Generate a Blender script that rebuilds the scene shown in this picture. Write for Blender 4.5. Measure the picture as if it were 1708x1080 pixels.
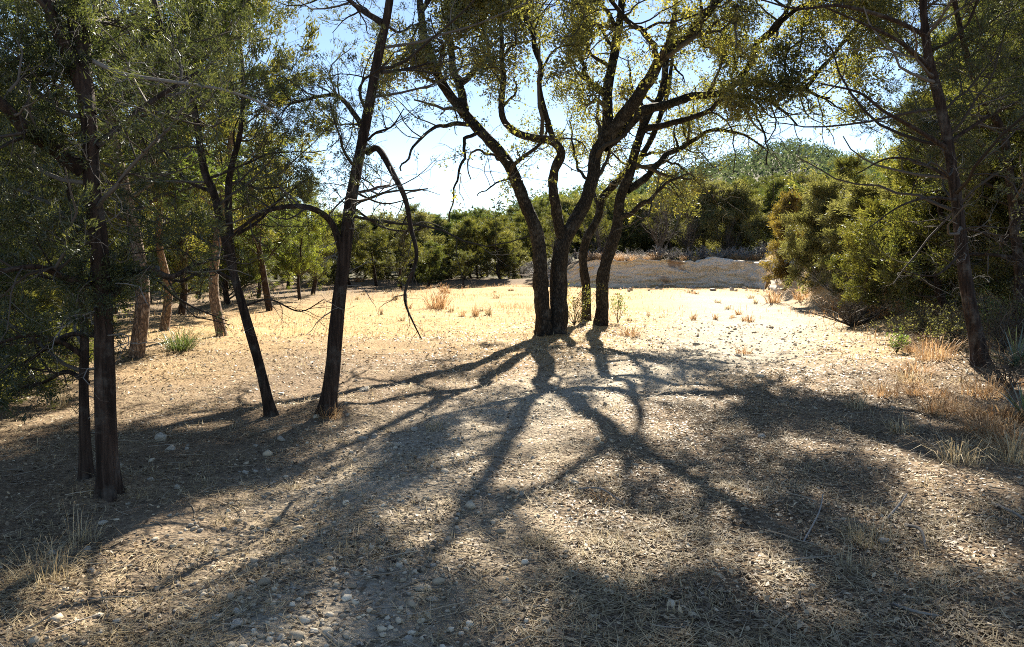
import bpy, math, random
import numpy as np
from mathutils import Vector

for _o in list(bpy.data.objects):
    bpy.data.objects.remove(_o)
R = np.random.default_rng(11)
random.seed(5)
SC = bpy.context.scene
COL = SC.collection

# ------------------------------------------------------------------ camera
FPX, CXP, CYP, HOR = 1266.0, 854.0, 540.0, 430.0      # focal length / centre / horizon in photo pixels
CAMZ = 1.65
PITCH = math.atan((CYP - HOR) / FPX)
cam_d = bpy.data.cameras.new("camera")
cam = bpy.data.objects.new("camera", cam_d)
COL.objects.link(cam)
cam.location = (0, 0, CAMZ)
cam.rotation_euler = (math.pi / 2 - PITCH, 0, 0)
cam_d.sensor_width = 36.0
cam_d.lens = 36.0 * FPX / 1708.0
cam_d.clip_start = 0.05
cam_d.clip_end = 6000
SC.camera = cam

# ------------------------------------------------------------------ sky, sun, exposure
SUN_AZ, SUN_EL = math.radians(13.0), math.radians(32.0)
world = bpy.data.worlds.new("World")
SC.world = world
world.use_nodes = True
wn = world.node_tree
wn.nodes.clear()
sky = wn.nodes.new("ShaderNodeTexSky")
sky.sky_type = 'NISHITA'
sky.sun_disc = False
sky.sun_elevation = SUN_EL
sky.sun_rotation = SUN_AZ
sky.air_density = 1.0
sky.dust_density = 0.2
sky.ozone_density = 0.4
sky.altitude = 2400
bg = wn.nodes.new("ShaderNodeBackground")
bg.inputs["Strength"].default_value = 0.05
wo = wn.nodes.new("ShaderNodeOutputWorld")
wn.links.new(sky.outputs[0], bg.inputs[0])
wn.links.new(bg.outputs[0], wo.inputs[0])
SUNV = Vector((math.sin(SUN_AZ) * math.cos(SUN_EL), math.cos(SUN_AZ) * math.cos(SUN_EL), math.sin(SUN_EL)))
sun_d = bpy.data.lights.new("sun", 'SUN')
sun_d.energy = 5.0
sun_d.angle = math.radians(0.53)
sun_d.color = (1.0, 0.91, 0.76)
sun = bpy.data.objects.new("sun", sun_d)
COL.objects.link(sun)
sun.rotation_euler = SUNV.to_track_quat('Z', 'Y').to_euler()
sun.location = (8, 40, 30)
vs = SC.view_settings
vs.view_transform = 'Standard'
vs.look = 'None'
vs.exposure = 2.0
vs.gamma = 1.0
vs.use_curve_mapping = False
SC.render.engine = 'CYCLES'
cy = SC.cycles
cy.max_bounces = 6
cy.diffuse_bounces = 2
cy.glossy_bounces = 2
cy.transmission_bounces = 4
cy.transparent_max_bounces = 4
cy.volume_bounces = 0
cy.caustics_reflective = False
cy.caustics_refractive = False
cy.sample_clamp_indirect = 6.0
cy.filter_width = 1.0
cy.use_denoising = False
cy.use_adaptive_sampling = True
cy.adaptive_threshold = 0.006

# ------------------------------------------------------------------ small maths
def sst(a, b, x):
    t = np.clip((x - a) / (b - a), 0, 1)
    return t * t * (3 - 2 * t)

def nrm(v):
    return v / np.maximum(np.linalg.norm(v, axis=-1, keepdims=True), 1e-9)

def _hash(i, j, s):
    h = np.sin(i * 127.1 + j * 311.7 + s * 74.7) * 43758.5453
    return h - np.floor(h)

def vn(x, y, s=0):
    i, j = np.floor(x), np.floor(y)
    u, v = x - i, y - j
    u = u * u * (3 - 2 * u); v = v * v * (3 - 2 * v)
    a, b = _hash(i, j, s), _hash(i + 1, j, s)
    c, d = _hash(i, j + 1, s), _hash(i + 1, j + 1, s)
    return (a * (1 - u) + b * u) * (1 - v) + (c * (1 - u) + d * u) * v

def fbm(x, y, s=0, o=4):
    t, a, n = 0, .5, 0
    for k in range(o):
        t = t + a * vn(x * 2 ** k, y * 2 ** k, s + k); n += a; a *= .5
    return t / n

# ------------------------------------------------------------------ the lie of the land
def road_edge(Y):
    return 3.7 + 0.235 * Y

HP = np.array([-1600, 0, 500, 700, 760, 830, 900, 1000, 1100, 1200, 1270, 1310, 1340, 1400, 1500, 1700, 3200.])
HY = np.array([400, 398, 395, 385, 374, 356, 342, 324, 304, 284, 271, 267, 272, 286, 300, 330, 400.])
HDs = np.array([200, 200, 200, 200, 205, 215, 240, 280, 330, 350, 360, 360, 360, 350, 330, 300, 250.])

def bank_line(x):
    return 43.6 - 0.05 * x + 0.9 * (fbm(x * .25, x * 0 + 3, 5) - .5)

def track_x(Y):
    return np.interp(Y, [-5, 0, 3.3, 5.6, 7.7, 12.3, 19, 30, 45], [-1, -.9, -.9, -.9, -.3, 3.2, 6.2, 8.6, 11])

MOUNDS = np.zeros((0, 4))
def g(x, y):
    x = np.asarray(x, float); y = np.asarray(y, float)
    r = np.hypot(x, y)
    z = (fbm(x * .35, y * .35, 1) - .5) * .22 * sst(1, 8, r) + (fbm(x * 1.6, y * 1.6, 9, 3) - .5) * .07
    for mx, my, mr, mh in MOUNDS:
        z = z + mh * np.exp(-((x - mx) ** 2 + (y - my) ** 2) / mr ** 2)
    # ruts of the track
    dx = np.abs(x - track_x(y))
    z = z - 0.05 * np.exp(-((dx - .75) / .3) ** 2) * (1 - sst(20, 32, y)) * sst(-4, 1, y)
    # right-hand bank
    e = x - road_edge(y) - (fbm(x * .3, y * .3, 21) - .5) * 1.6
    hr = np.interp(y, [4, 10, 22, 40, 60], [0, .35, .9, 1.75, 1.9])
    w = np.interp(y, [4, 10, 22, 40], [4, 3.6, 2.2, .8])
    rb = hr * sst(0, 1, e / w) + np.clip(e - w, 0, 30) * .05 * sst(4, 12, y)
    # cut bank behind the clearing
    cb = 1.5 * sst(0, .55, y - bank_line(x)) * sst(1, 4.5, x) + .3 * sst(0, 3, y - bank_line(x)) * (1 - sst(1, 4.5, x))
    z = z + np.maximum(rb, cb)
    # left side falls away gently
    z = z - np.clip(-x - 9, 0, 60) * .035 * sst(0, 20, r)
    # hills
    th = np.arctan2(x, np.where(np.abs(y) < 1e-6, 1e-6, y))
    px = CXP + FPX * np.tan(np.clip(th, -1.2, 1.2))
    D = np.interp(px, HP, HDs)
    zt = (HOR - np.interp(px, HP, HY)) / FPX * D + CAMZ - 4.0
    zt = zt * np.where(np.abs(th) > 1.2, .5, 1)
    t = np.clip((r - 75) / (D - 75), 0, 1)
    hill = zt * t ** 1.15 * (1 - .55 * sst(D, D * 2.5, r)) + (fbm(x * .02, y * .02, 33) - .5) * 8 * sst(80, 200, r) * (1 - sst(.75, .98, t))
    return z + np.maximum(hill, -3) - 10 * sst(500, 1500, r)

def pix(px, py, Y):
    """world point seen at photo pixel (px,py) at forward distance Y"""
    dx, dy = (px - CXP) / FPX, (CYP - py) / FPX
    fy = math.cos(PITCH) + dy * math.sin(PITCH)
    fz = -math.sin(PITCH) + dy * math.cos(PITCH)
    s = Y / fy
    return np.array([dx * s, Y, CAMZ + fz * s])

def gpix(px, py):
    """ground point under a photo pixel"""
    lo = 1.5
    Ys = np.geomspace(1.5, 120, 1500)
    P = np.array([pix(px, py, Y) for Y in Ys[::5]])
    below = P[:, 2] < g(P[:, 0], P[:, 1])
    i = int(np.argmax(below)) if below.any() else len(P) - 1
    a, b = (Ys[::5][max(i - 1, 0)], Ys[::5][i])
    for _ in range(20):
        m = (a + b) / 2
        p = pix(px, py, m)
        if p[2] < g(p[0], p[1]): b = m
        else: a = m
    p = pix(px, py, b); p[2] = g(p[0], p[1])
    return p

_m = []
for _px, _py, _r, _h in [(182, 822, .26, .11), (150, 800, .18, .05), (455, 692, .22, .09), (545, 687, .34, .14), (1637, 607, .5, .14), (915, 556, .75, .16), (985, 545, .6, .12), (225, 594, .4, .1), (372, 560, .4, .08)]:
    _p = gpix(_px, _py); _m.append((_p[0], _p[1], _r, _h))
MOUNDS = np.array(_m)

# ------------------------------------------------------------------ objects
TRI = 0
def mesh(name, V, F, mat, tint=None, smooth=False):
    global TRI
    V = np.ascontiguousarray(V, np.float32); F = np.ascontiguousarray(F, np.int32)
    me = bpy.data.meshes.new(name)
    nv, (nf, k) = len(V), F.shape
    me.vertices.add(nv); me.vertices.foreach_set("co", V.ravel())
    me.loops.add(nf * k); me.loops.foreach_set("vertex_index", F.ravel())
    me.polygons.add(nf); me.polygons.foreach_set("loop_start", np.arange(nf, dtype=np.int32) * k)
    if smooth:
        me.polygons.foreach_set("use_smooth", np.ones(nf, bool))
    if tint is not None:
        a = me.attributes.new("tint", 'FLOAT', 'FACE')
        a.data.foreach_set("value", np.ascontiguousarray(tint, np.float32))
    me.update(calc_edges=True)
    me.materials.append(mat)
    TRI += nf * (k - 2)
    return me

def link(name, me, parent=None, loc=None):
    o = bpy.data.objects.new(name, me)
    COL.objects.link(o)
    if parent is not None: o.parent = parent
    if loc is not None: o.location = loc
    return o

def empty(name, loc, rz=0, sc=1):
    o = bpy.data.objects.new(name, None)
    o.empty_display_size = .2
    COL.objects.link(o)
    o.location = loc; o.rotation_euler = (0, 0, rz)
    o.scale = (sc, sc, sc) if not isinstance(sc, (tuple, list)) else sc
    return o

def tag(o, label=None, cat=None, group=None, kind=None):
    if label: o["label"] = label
    if cat: o["category"] = cat
    if group: o["group"] = group
    if kind: o["kind"] = kind
    return o

def copy_tree(src, loc, rz=0, sc=1):
    c = src.copy(); COL.objects.link(c)
    c.location = loc; c.rotation_euler = (0, 0, rz)
    c.scale = (sc, sc, sc) if not isinstance(sc, (tuple, list)) else sc
    for ch in list(src.children):
        d = ch.copy(); COL.objects.link(d); d.parent = c
    return c

# ------------------------------------------------------------------ materials
def newmat(name):
    m = bpy.data.materials.new(name); m.use_nodes = True
    nt = m.node_tree; nt.nodes.clear()
    out = nt.nodes.new("ShaderNodeOutputMaterial")
    return m, nt, out

def N(nt, typ, **kw):
    n = nt.nodes.new(typ)
    for k, v in kw.items():
        if k in n.inputs: n.inputs[k].default_value = v
        else: setattr(n, k, v)
    return n

def ramp(nt, stops, fac=None):
    n = nt.nodes.new("ShaderNodeValToRGB")
    e = n.color_ramp.elements
    while len(e) < len(stops): e.new(.5)
    for i, (p, c) in enumerate(stops):
        e[i].position = p; e[i].color = (*c, 1)
    if fac is not None: nt.links.new(fac, n.inputs[0])
    return n

def mixc(nt, a, b, f, typ='MIX'):
    n = nt.nodes.new("ShaderNodeMix"); n.data_type = 'RGBA'; n.blend_type = typ
    for v, i in ((f, 0), (a, 6), (b, 7)):
        if isinstance(v, (int, float)): n.inputs[i].default_value = v
        elif isinstance(v, tuple): n.inputs[i].default_value = (*v, 1)
        else: nt.links.new(v, n.inputs[i])
    return n.outputs[2]

def leaf_mat(name, stops, trans=.45, gloss=.06, objvar=None, tscale=(1.5, 1.6, .7), rough=.45):
    m, nt, out = newmat(name)
    at = N(nt, "ShaderNodeAttribute", attribute_name="tint")
    col = ramp(nt, stops, at.outputs["Fac"]).outputs[0]
    if objvar:
        oi = N(nt, "ShaderNodeObjectInfo")
        r2 = ramp(nt, objvar, oi.outputs["Random"]).outputs[0]
        col = mixc(nt, col, r2, 1.0, 'MULTIPLY')
    d = N(nt, "ShaderNodeBsdfDiffuse"); nt.links.new(col, d.inputs[0])
    t = N(nt, "ShaderNodeBsdfTranslucent")
    nt.links.new(mixc(nt, col, tscale, 1.0, 'MULTIPLY'), t.inputs[0])
    mx = N(nt, "ShaderNodeMixShader"); mx.inputs[0].default_value = trans
    nt.links.new(d.outputs[0], mx.inputs[1]); nt.links.new(t.outputs[0], mx.inputs[2])
    gl = N(nt, "ShaderNodeBsdfGlossy", Roughness=rough)
    gl.inputs[0].default_value = (.9, .95, 1, 1)
    m2 = N(nt, "ShaderNodeMixShader"); m2.inputs[0].default_value = gloss
    nt.links.new(mx.outputs[0], m2.inputs[1]); nt.links.new(gl.outputs[0], m2.inputs[2])
    nt.links.new(m2.outputs[0], out.inputs[0])
    return m

def bark_mat(name, stops, scale=(14, 14, 1.6), bump=.5, dist=.02, cell=False):
    m, nt, out = newmat(name)
    tc = N(nt, "ShaderNodeTexCoord")
    mp = N(nt, "ShaderNodeMapping"); mp.inputs["Scale"].default_value = scale
    nt.links.new(tc.outputs["Object"], mp.inputs[0])
    no = N(nt, "ShaderNodeTexNoise", Scale=1.6, Detail=6, Roughness=.65, Distortion=.5)
    nt.links.new(mp.outputs[0], no.inputs[0])
    n2 = N(nt, "ShaderNodeTexNoise", Scale=4.5, Detail=5, Roughness=.7)
    nt.links.new(tc.outputs["Object"], n2.inputs[0])
    fac = no.outputs["Fac"]
    if cell:
        vo = N(nt, "ShaderNodeTexVoronoi", Scale=1.3, feature='DISTANCE_TO_EDGE')
        nt.links.new(mp.outputs[0], vo.inputs[0])
        mm = N(nt, "ShaderNodeMath", operation='MULTIPLY_ADD')
        mm.inputs[1].default_value = 1.2
        nt.links.new(vo.outputs["Distance"], mm.inputs[0]); 
        sub = N(nt, "ShaderNodeMath", operation='SUBTRACT'); sub.inputs[1].default_value = .3
        nt.links.new(no.outputs["Fac"], sub.inputs[0]); nt.links.new(sub.outputs[0], mm.inputs[2])
        fac = mm.outputs[0]
    col = ramp(nt, stops, fac).outputs[0]
    lich = ramp(nt, [(.52, (0, 0, 0)), (.68, (1, 1, 1))], n2.outputs["Fac"]).outputs[0]
    lm = N(nt, "ShaderNodeMath", operation='MULTIPLY'); lm.inputs[1].default_value = .28
    nt.links.new(lich, lm.inputs[0])
    col = mixc(nt, col, (.22, .21, .18), lm.outputs[0])
    b = N(nt, "ShaderNodeBsdfPrincipled", Roughness=.9)
    b.inputs["Specular IOR Level"].default_value = .2
    nt.links.new(col, b.inputs["Base Color"])
    bp = N(nt, "ShaderNodeBump", Strength=bump, Distance=dist)
    nt.links.new(fac, bp.inputs["Height"]); nt.links.new(bp.outputs[0], b.inputs["Normal"])
    nt.links.new(b.outputs[0], out.inputs[0])
    return m

def tint_mat(name, stops, rough=.85, trans=0, spec=.2, noise=None):
    m, nt, out = newmat(name)
    at = N(nt, "ShaderNodeAttribute", attribute_name="tint")
    col = ramp(nt, stops, at.outputs["Fac"]).outputs[0]
    if noise:
        tc = N(nt, "ShaderNodeTexCoord")
        no = N(nt, "ShaderNodeTexNoise", Scale=noise, Detail=5, Roughness=.65)
        nt.links.new(tc.outputs["Object"], no.inputs[0])
        rr = ramp(nt, [(.3, (.55, .55, .55)), (.7, (1.15, 1.13, 1.1))], no.outputs["Fac"]).outputs[0]
        col = mixc(nt, col, rr, 1.0, 'MULTIPLY')
    b = N(nt, "ShaderNodeBsdfPrincipled", Roughness=rough)
    b.inputs["Specular IOR Level"].default_value = spec
    nt.links.new(col, b.inputs["Base Color"])
    sh = b.outputs[0]
    if noise:
        bp = N(nt, "ShaderNodeBump", Strength=.5, Distance=.02)
        nt.links.new(no.outputs["Fac"], bp.inputs["Height"]); nt.links.new(bp.outputs[0], b.inputs["Normal"])
    if trans:
        t = N(nt, "ShaderNodeBsdfTranslucent"); nt.links.new(col, t.inputs[0])
        mx = N(nt, "ShaderNodeMixShader"); mx.inputs[0].default_value = trans
        nt.links.new(sh, mx.inputs[1]); nt.links.new(t.outputs[0], mx.inputs[2]); sh = mx.outputs[0]
    nt.links.new(sh, out.inputs[0])
    return m

M = {}
M['jun'] = leaf_mat("juniper_leaf", [(0, (.026, .036, .018)), (.45, (.062, .074, .033)), (.8, (.115, .122, .05)), (1, (.19, .178, .085))], .5, .04, tscale=(1.45, 1.45, .7))
M['junfar'] = leaf_mat("juniper_leaf_far", [(0, (.040, .052, .024)), (.5, (.088, .098, .040)), (1, (.18, .17, .07))], .5, .03,
                       objvar=[(0, (.65, .8, .85)), (.35, (1, .98, .9)), (.7, (1.12, 1.05, .85)), (1, (.78, .95, .8))], tscale=(1.45, 1.45, .6))
M['rust'] = leaf_mat("rusty_leaf", [(0, (.09, .07, .025)), (.5, (.17, .12, .04)), (1, (.26, .18, .06))], .45, .03)
M['olive'] = leaf_mat("olive_leaf", [(0, (.065, .066, .028)), (.5, (.14, .14, .06)), (1, (.25, .235, .105))], .45, .03, tscale=(1.35, 1.35, .75))
M['oak'] = leaf_mat("oak_leaf", [(0, (.042, .05, .026)), (.4, (.095, .104, .042)), (.75, (.175, .175, .06)), (1, (.28, .25, .085))], .58, .05, tscale=(1.5, 1.45, .6))
M['yel'] = leaf_mat("bright_leaf", [(0, (.05, .066, .02)), (.5, (.12, .135, .035)), (1, (.23, .225, .06))], .55, .03)
M['wood'] = leaf_mat("wood_far_haze_tint", [(0, (.026, .038, .038)), (.5, (.058, .074, .066)), (1, (.12, .135, .105))], .38, .0)  # grey-green foliage, tinted bluer in place of haze over the far hills
M['forb'] = leaf_mat("forb_leaf", [(0, (.05, .09, .02)), (1, (.16, .20, .05))], .5, .05)
M['yucca'] = leaf_mat("yucca_leaf", [(0, (.16, .14, .08)), (.25, (.07, .10, .06)), (1, (.17, .22, .15))], .15, .09, rough=.4)
M['nol'] = leaf_mat("beargrass_leaf", [(0, (.05, .07, .03)), (1, (.14, .17, .07))], .3, .06)
M['barkj'] = bark_mat("juniper_bark", [(.30, (.006, .004, .003)), (.48, (.030, .019, .014)), (.62, (.060, .040, .030)), (.8, (.14, .115, .098))], (16, 16, 1.3), .7, .02)
M['barko'] = bark_mat("oak_bark", [(.15, (.012, .010, .008)), (.45, (.032, .027, .021)), (.75, (.075, .066, .055))], (20, 20, 7), .9, .025, True)
M['barkp'] = bark_mat("pale_bark", [(.2, (.08, .055, .04)), (.5, (.24, .17, .12)), (.75, (.36, .28, .21))], (18, 18, 7), .8, .02, True)
M['twig'] = tint_mat("twig_bark", [(0, (.03, .023, .018)), (.6, (.075, .06, .048)), (1, (.16, .145, .125))])
M['dead'] = tint_mat("dead_wood", [(0, (.11, .095, .08)), (1, (.29, .265, .235))])
M['stick'] = tint_mat("stick_wood", [(0, (.16, .12, .08)), (1, (.40, .34, .26))])
M['litter'] = tint_mat("leaf_litter", [(0, (.07, .05, .033)), (.35, (.21, .155, .10)), (.65, (.42, .32, .20)), (1, (.68, .57, .40))], .6, .15, .35)
M['straw'] = tint_mat("dry_grass", [(0, (.20, .145, .08)), (.5, (.47, .37, .21)), (1, (.70, .60, .40))], .7, .35, .3)
M['rustgrass'] = tint_mat("rusty_grass", [(0, (.22, .12, .06)), (.5, (.44, .275, .135)), (1, (.60, .43, .235))], .7, .35, .2)
M['stone'] = tint_mat("limestone", [(0, (.20, .175, .14)), (.5, (.46, .42, .35)), (1, (.68, .635, .55))], .9, 0, .2, 22)
M['brush'] = tint_mat("grey_brush", [(0, (.16, .145, .13)), (1, (.42, .40, .37))])

def soil_mat():
    m, nt, out = newmat("soil")
    ge = N(nt, "ShaderNodeNewGeometry")
    at = N(nt, "ShaderNodeAttribute", attribute_name="track")
    ag = N(nt, "ShaderNodeAttribute", attribute_name="field")
    ah = N(nt, "ShaderNodeAttribute", attribute_name="woods")
    n1 = N(nt, "ShaderNodeTexNoise", Scale=.8, Detail=8, Roughness=.7)
    n2 = N(nt, "ShaderNodeTexNoise", Scale=26, Detail=6, Roughness=.75)
    n3 = N(nt, "ShaderNodeTexVoronoi", Scale=34)
    for n in (n1, n2, n3): nt.links.new(ge.outputs["Position"], n.inputs["Vector"])
    base = ramp(nt, [(.3, (.08, .058, .04)), (.5, (.20, .15, .10)), (.7, (.36, .285, .19))], n2.outputs["Fac"]).outputs[0]
    big = ramp(nt, [(.35, (.75, .70, .66)), (.65, (1.15, 1.1, 1.05))], n1.outputs["Fac"]).outputs[0]
    base = mixc(nt, base, big, 1.0, 'MULTIPLY')
    trk = ramp(nt, [(.3, (.20, .165, .12)), (.5, (.41, .355, .27)), (.72, (.60, .535, .43))], n2.outputs["Fac"]).outputs[0]
    fld = ramp(nt, [(.28, (.30, .205, .10)), (.5, (.47, .345, .175)), (.75, (.58, .465, .27))], n2.outputs["Fac"]).outputs[0]
    fld2 = ramp(nt, [(.4, (1.05, 1, .95)), (.62, (1, .86, .72))], n1.outputs["Fac"]).outputs[0]
    fld = mixc(nt, fld, fld2, 1.0, 'MULTIPLY')
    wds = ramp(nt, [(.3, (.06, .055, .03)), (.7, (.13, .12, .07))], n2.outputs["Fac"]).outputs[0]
    c = mixc(nt, base, fld, ag.outputs["Fac"])
    c = mixc(nt, c, trk, at.outputs["Fac"])
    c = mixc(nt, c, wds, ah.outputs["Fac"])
    b = N(nt, "ShaderNodeBsdfPrincipled", Roughness=.95)
    b.inputs["Specular IOR Level"].default_value = .1
    nt.links.new(c, b.inputs["Base Color"])
    ad = N(nt, "ShaderNodeMath", operation='ADD')
    nt.links.new(n2.outputs["Fac"], ad.inputs[0]); nt.links.new(n3.outputs["Distance"], ad.inputs[1])
    bp = N(nt, "ShaderNodeBump", Strength=.7, Distance=.025)
    nt.links.new(ad.outputs[0], bp.inputs["Height"]); nt.links.new(bp.outputs[0], b.inputs["Normal"])
    nt.links.new(b.outputs[0], out.inputs[0])
    return m
M['soil'] = soil_mat()

def face_mat():
    m, nt, out = newmat("cut_limestone")
    ge = N(nt, "ShaderNodeNewGeometry")
    mp = N(nt, "ShaderNodeMapping"); mp.inputs["Scale"].default_value = (.7, .7, 6)
    nt.links.new(ge.outputs["Position"], mp.inputs[0])
    n1 = N(nt, "ShaderNodeTexNoise", Scale=1.8, Detail=9, Roughness=.8); nt.links.new(mp.outputs[0], n1.inputs["Vector"])
    n2 = N(nt, "ShaderNodeTexNoise", Scale=.55, Detail=5, Roughness=.6); nt.links.new(ge.outputs["Position"], n2.inputs["Vector"])
    c = ramp(nt, [(.3, (.46, .37, .26)), (.48, (.78, .67, .51)), (.7, (.90, .83, .70))], n1.outputs["Fac"]).outputs[0]
    st = ramp(nt, [(.60, (0, 0, 0)), (.68, (1, 1, 1))], n2.outputs["Fac"]).outputs[0]
    sm = N(nt, "ShaderNodeMath", operation='MULTIPLY'); sm.inputs[1].default_value = .7
    nt.links.new(st, sm.inputs[0])
    c = mixc(nt, c, (.26, .14, .07), sm.outputs[0])
    b = N(nt, "ShaderNodeBsdfPrincipled", Roughness=.95)
    nt.links.new(c, b.inputs["Base Color"])
    bp = N(nt, "ShaderNodeBump", Strength=.8, Distance=.08)
    nt.links.new(n1.outputs["Fac"], bp.inputs["Height"]); nt.links.new(bp.outputs[0], b.inputs["Normal"])
    nt.links.new(b.outputs[0], out.inputs[0])
    return m
M['face'] = face_mat()

# ------------------------------------------------------------------ ground sheet
def fieldmask(x, y):
    f = sst(9, 18, y + (fbm(x * .4, y * .4, 3) - .5) * 8) * (1 - sst(0, 1.5, y - bank_line(x)))
    return np.clip(f * sst(-16, -9, x - .2 * y), 0, 1)

def trackmask(x, y):
    d = (x - track_x(y)) / np.interp(y, [0, 8, 11, 16, 30], [1.15, 1.05, 1.5, 2.1, 2.4])
    n = fbm(x * 1.3, y * 1.3, 14)
    return np.clip(np.exp(-d * d) * (np.interp(y, [6, 10], [.45, .85]) + .75 * n - .1), 0, 1) * (1 - sst(30, 42, y))

def build_ground():
    fine = np.radians(np.arange(-48, 48.01, .5))
    rest = np.radians(np.arange(52, 308.1, 4.0))
    th = np.concatenate([fine, rest])
    rr = np.concatenate([[0.25], np.geomspace(.8, 60, 290), np.geomspace(61, 1500, 90)])
    nt_, nr = len(th), len(rr)
    X = rr[:, None] * np.sin(th)[None]; Y = rr[:, None] * np.cos(th)[None]
    Z = g(X, Y)
    V = np.stack([X, Y, Z], -1).reshape(-1, 3)
    i, j = np.meshgrid(np.arange(nr - 1), np.arange(nt_), indexing='ij')
    j2 = (j + 1) % nt_
    F = np.stack([i * nt_ + j, (i + 1) * nt_ + j, (i + 1) * nt_ + j2, i * nt_ + j2], -1).reshape(-1, 4)[:, ::-1]
    V = np.concatenate([V, [[0, 0, float(g(0, 0))]]])
    me = mesh("ground", V, F, M['soil'], smooth=True)
    for nm, fn in (("track", trackmask), ("field", fieldmask),
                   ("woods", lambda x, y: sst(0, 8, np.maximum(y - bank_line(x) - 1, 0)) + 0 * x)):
        a = me.attributes.new(nm, 'FLOAT', 'POINT')
        a.data.foreach_set("value", fn(V[:, 0], V[:, 1]).astype(np.float32))
    o = link("ground", me); tag(o, "stony ground of dry soil, leaf litter and pale gravel running to the hills", "ground", kind="structure")
build_ground()

def build_face():
    # limestone cut bank: a ledgy strip along the back of the clearing, turning towards the camera at its right end
    path = [(1.9, None), (2.4, None), (3, None), (6, None), (9, None), (11.6, None)]
    P = [(x, float(bank_line(np.array(x))) - .4) for x, _ in path] + [(13.0, 41.6), (13.2, 39.5), (12.6, 36.5), (12.0, 33.5)]
    P = np.array(P)
    s = np.concatenate([[0], np.cumsum(np.hypot(*np.diff(P, axis=0).T))])
    q = np.arange(0, s[-1], .11)
    px, py = np.interp(q, s, P[:, 0]), np.interp(q, s, P[:, 1])
    tx, ty = np.gradient(px), np.gradient(py); l = np.hypot(tx, ty); nx, ny = ty / l, -tx / l
    top = 1.5 * sst(1, 4.5, px) * np.where(q > s[5], np.interp(q, [s[5], s[-1]], [1, .55]), 1) + (fbm(q * .5, q * 0, 8) - .5) * .35 + (fbm(q * 2.1, q * 0, 18, 3) - .5) * .35
    nh = 26
    hh = np.linspace(0, 1, nh)
    H, Q = np.meshgrid(hh, q, indexing='ij')
    led = .30 * vn(np.floor(Q * 1.1 + 3 * vn(Q * .2, np.floor(H * 6), 44)), np.floor(H * 6 + .8 * fbm(Q * .3, Q * 0, 4)), 3) + .22 * fbm(Q * 1.3, H * 7, 6) + .16 * np.abs(vn(Q * 2.3, H * 6, 12) - .5)
    off = led - .12 - .32 * H
    base = g(px, py - .3)
    X = px[None] + nx[None] * off; Y = py[None] + ny[None] * off
    Z = base[None] - .12 + H * (top[None] + .14)
    V = np.stack([X, Y, Z], -1)
    back = V[-1].copy(); back[:, 0] -= nx * 1.2; back[:, 1] -= ny * 1.2; back[:, 2] -= .05
    V = np.concatenate([V.reshape(-1, 3), back])
    nq = len(q)
    i, j = np.meshgrid(np.arange(nh), np.arange(nq - 1), indexing='ij')
    F = np.stack([i * nq + j, i * nq + j + 1, (i + 1) * nq + j + 1, (i + 1) * nq + j], -1).reshape(-1, 4)
    o = link("rock_bank", mesh("rock_bank", V, F, M['face']))
    tag(o, "pale cut limestone bank with rusty stains behind the clearing", "bank", kind="structure")
build_face()

# ------------------------------------------------------------------ tree machinery
def smoothline(P, n):
    P = np.asarray(P, float)
    if len(P) == 2:
        return P[0] + (P[1] - P[0]) * np.linspace(0, 1, n)[:, None]
    A = np.concatenate([[2 * P[0] - P[1]], P, [2 * P[-1] - P[-2]]])
    out = []
    for k in range(len(P) - 1):
        p0, p1, p2, p3 = A[k:k + 4]
        t = np.linspace(0, 1, 9)[:-1, None]
        out.append(.5 * (2 * p1 + (p2 - p0) * t + (2 * p0 - 5 * p1 + 4 * p2 - p3) * t * t + (3 * p1 - p0 - 3 * p2 + p3) * t ** 3))
    out = np.concatenate(out + [P[-1:]])
    s = np.concatenate([[0], np.cumsum(np.linalg.norm(np.diff(out, axis=0), axis=1))])
    q = np.linspace(0, s[-1], n)
    return np.stack([np.interp(q, s, out[:, c]) for c in range(3)], -1)

def tubes(PL, RD, k):
    """PL (B,n,3), RD (B,n) -> verts, quads"""
    B, n, _ = PL.shape
    T = np.empty_like(PL)
    T[:, 1:-1] = PL[:, 2:] - PL[:, :-2]; T[:, 0] = PL[:, 1] - PL[:, 0]; T[:, -1] = PL[:, -1] - PL[:, -2]
    T = nrm(T)
    mean = nrm(PL[:, -1] - PL[:, 0])
    ref = np.where(np.abs(mean[:, 2:3]) > .75, np.array([[1., .2, 0]]), np.array([[0, 0, 1.]]))
    U = nrm(np.cross(T, np.repeat(ref[:, None], n, 1))); W = np.cross(T, U)
    a = np.linspace(0, 2 * math.pi, k, endpoint=False)
    V = PL[:, :, None] + RD[:, :, None, None] * (np.cos(a)[None, None, :, None] * U[:, :, None] + np.sin(a)[None, None, :, None] * W[:, :, None])
    b, i, j = np.meshgrid(np.arange(B), np.arange(n - 1), np.arange(k), indexing='ij')
    o = b * n * k
    j2 = (j + 1) % k
    F = np.stack([o + i * k + j, o + i * k + j2, o + (i + 1) * k + j2, o + (i + 1) * k + j], -1).reshape(-1, 4)
    return V.reshape(-1, 3), F

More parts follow.
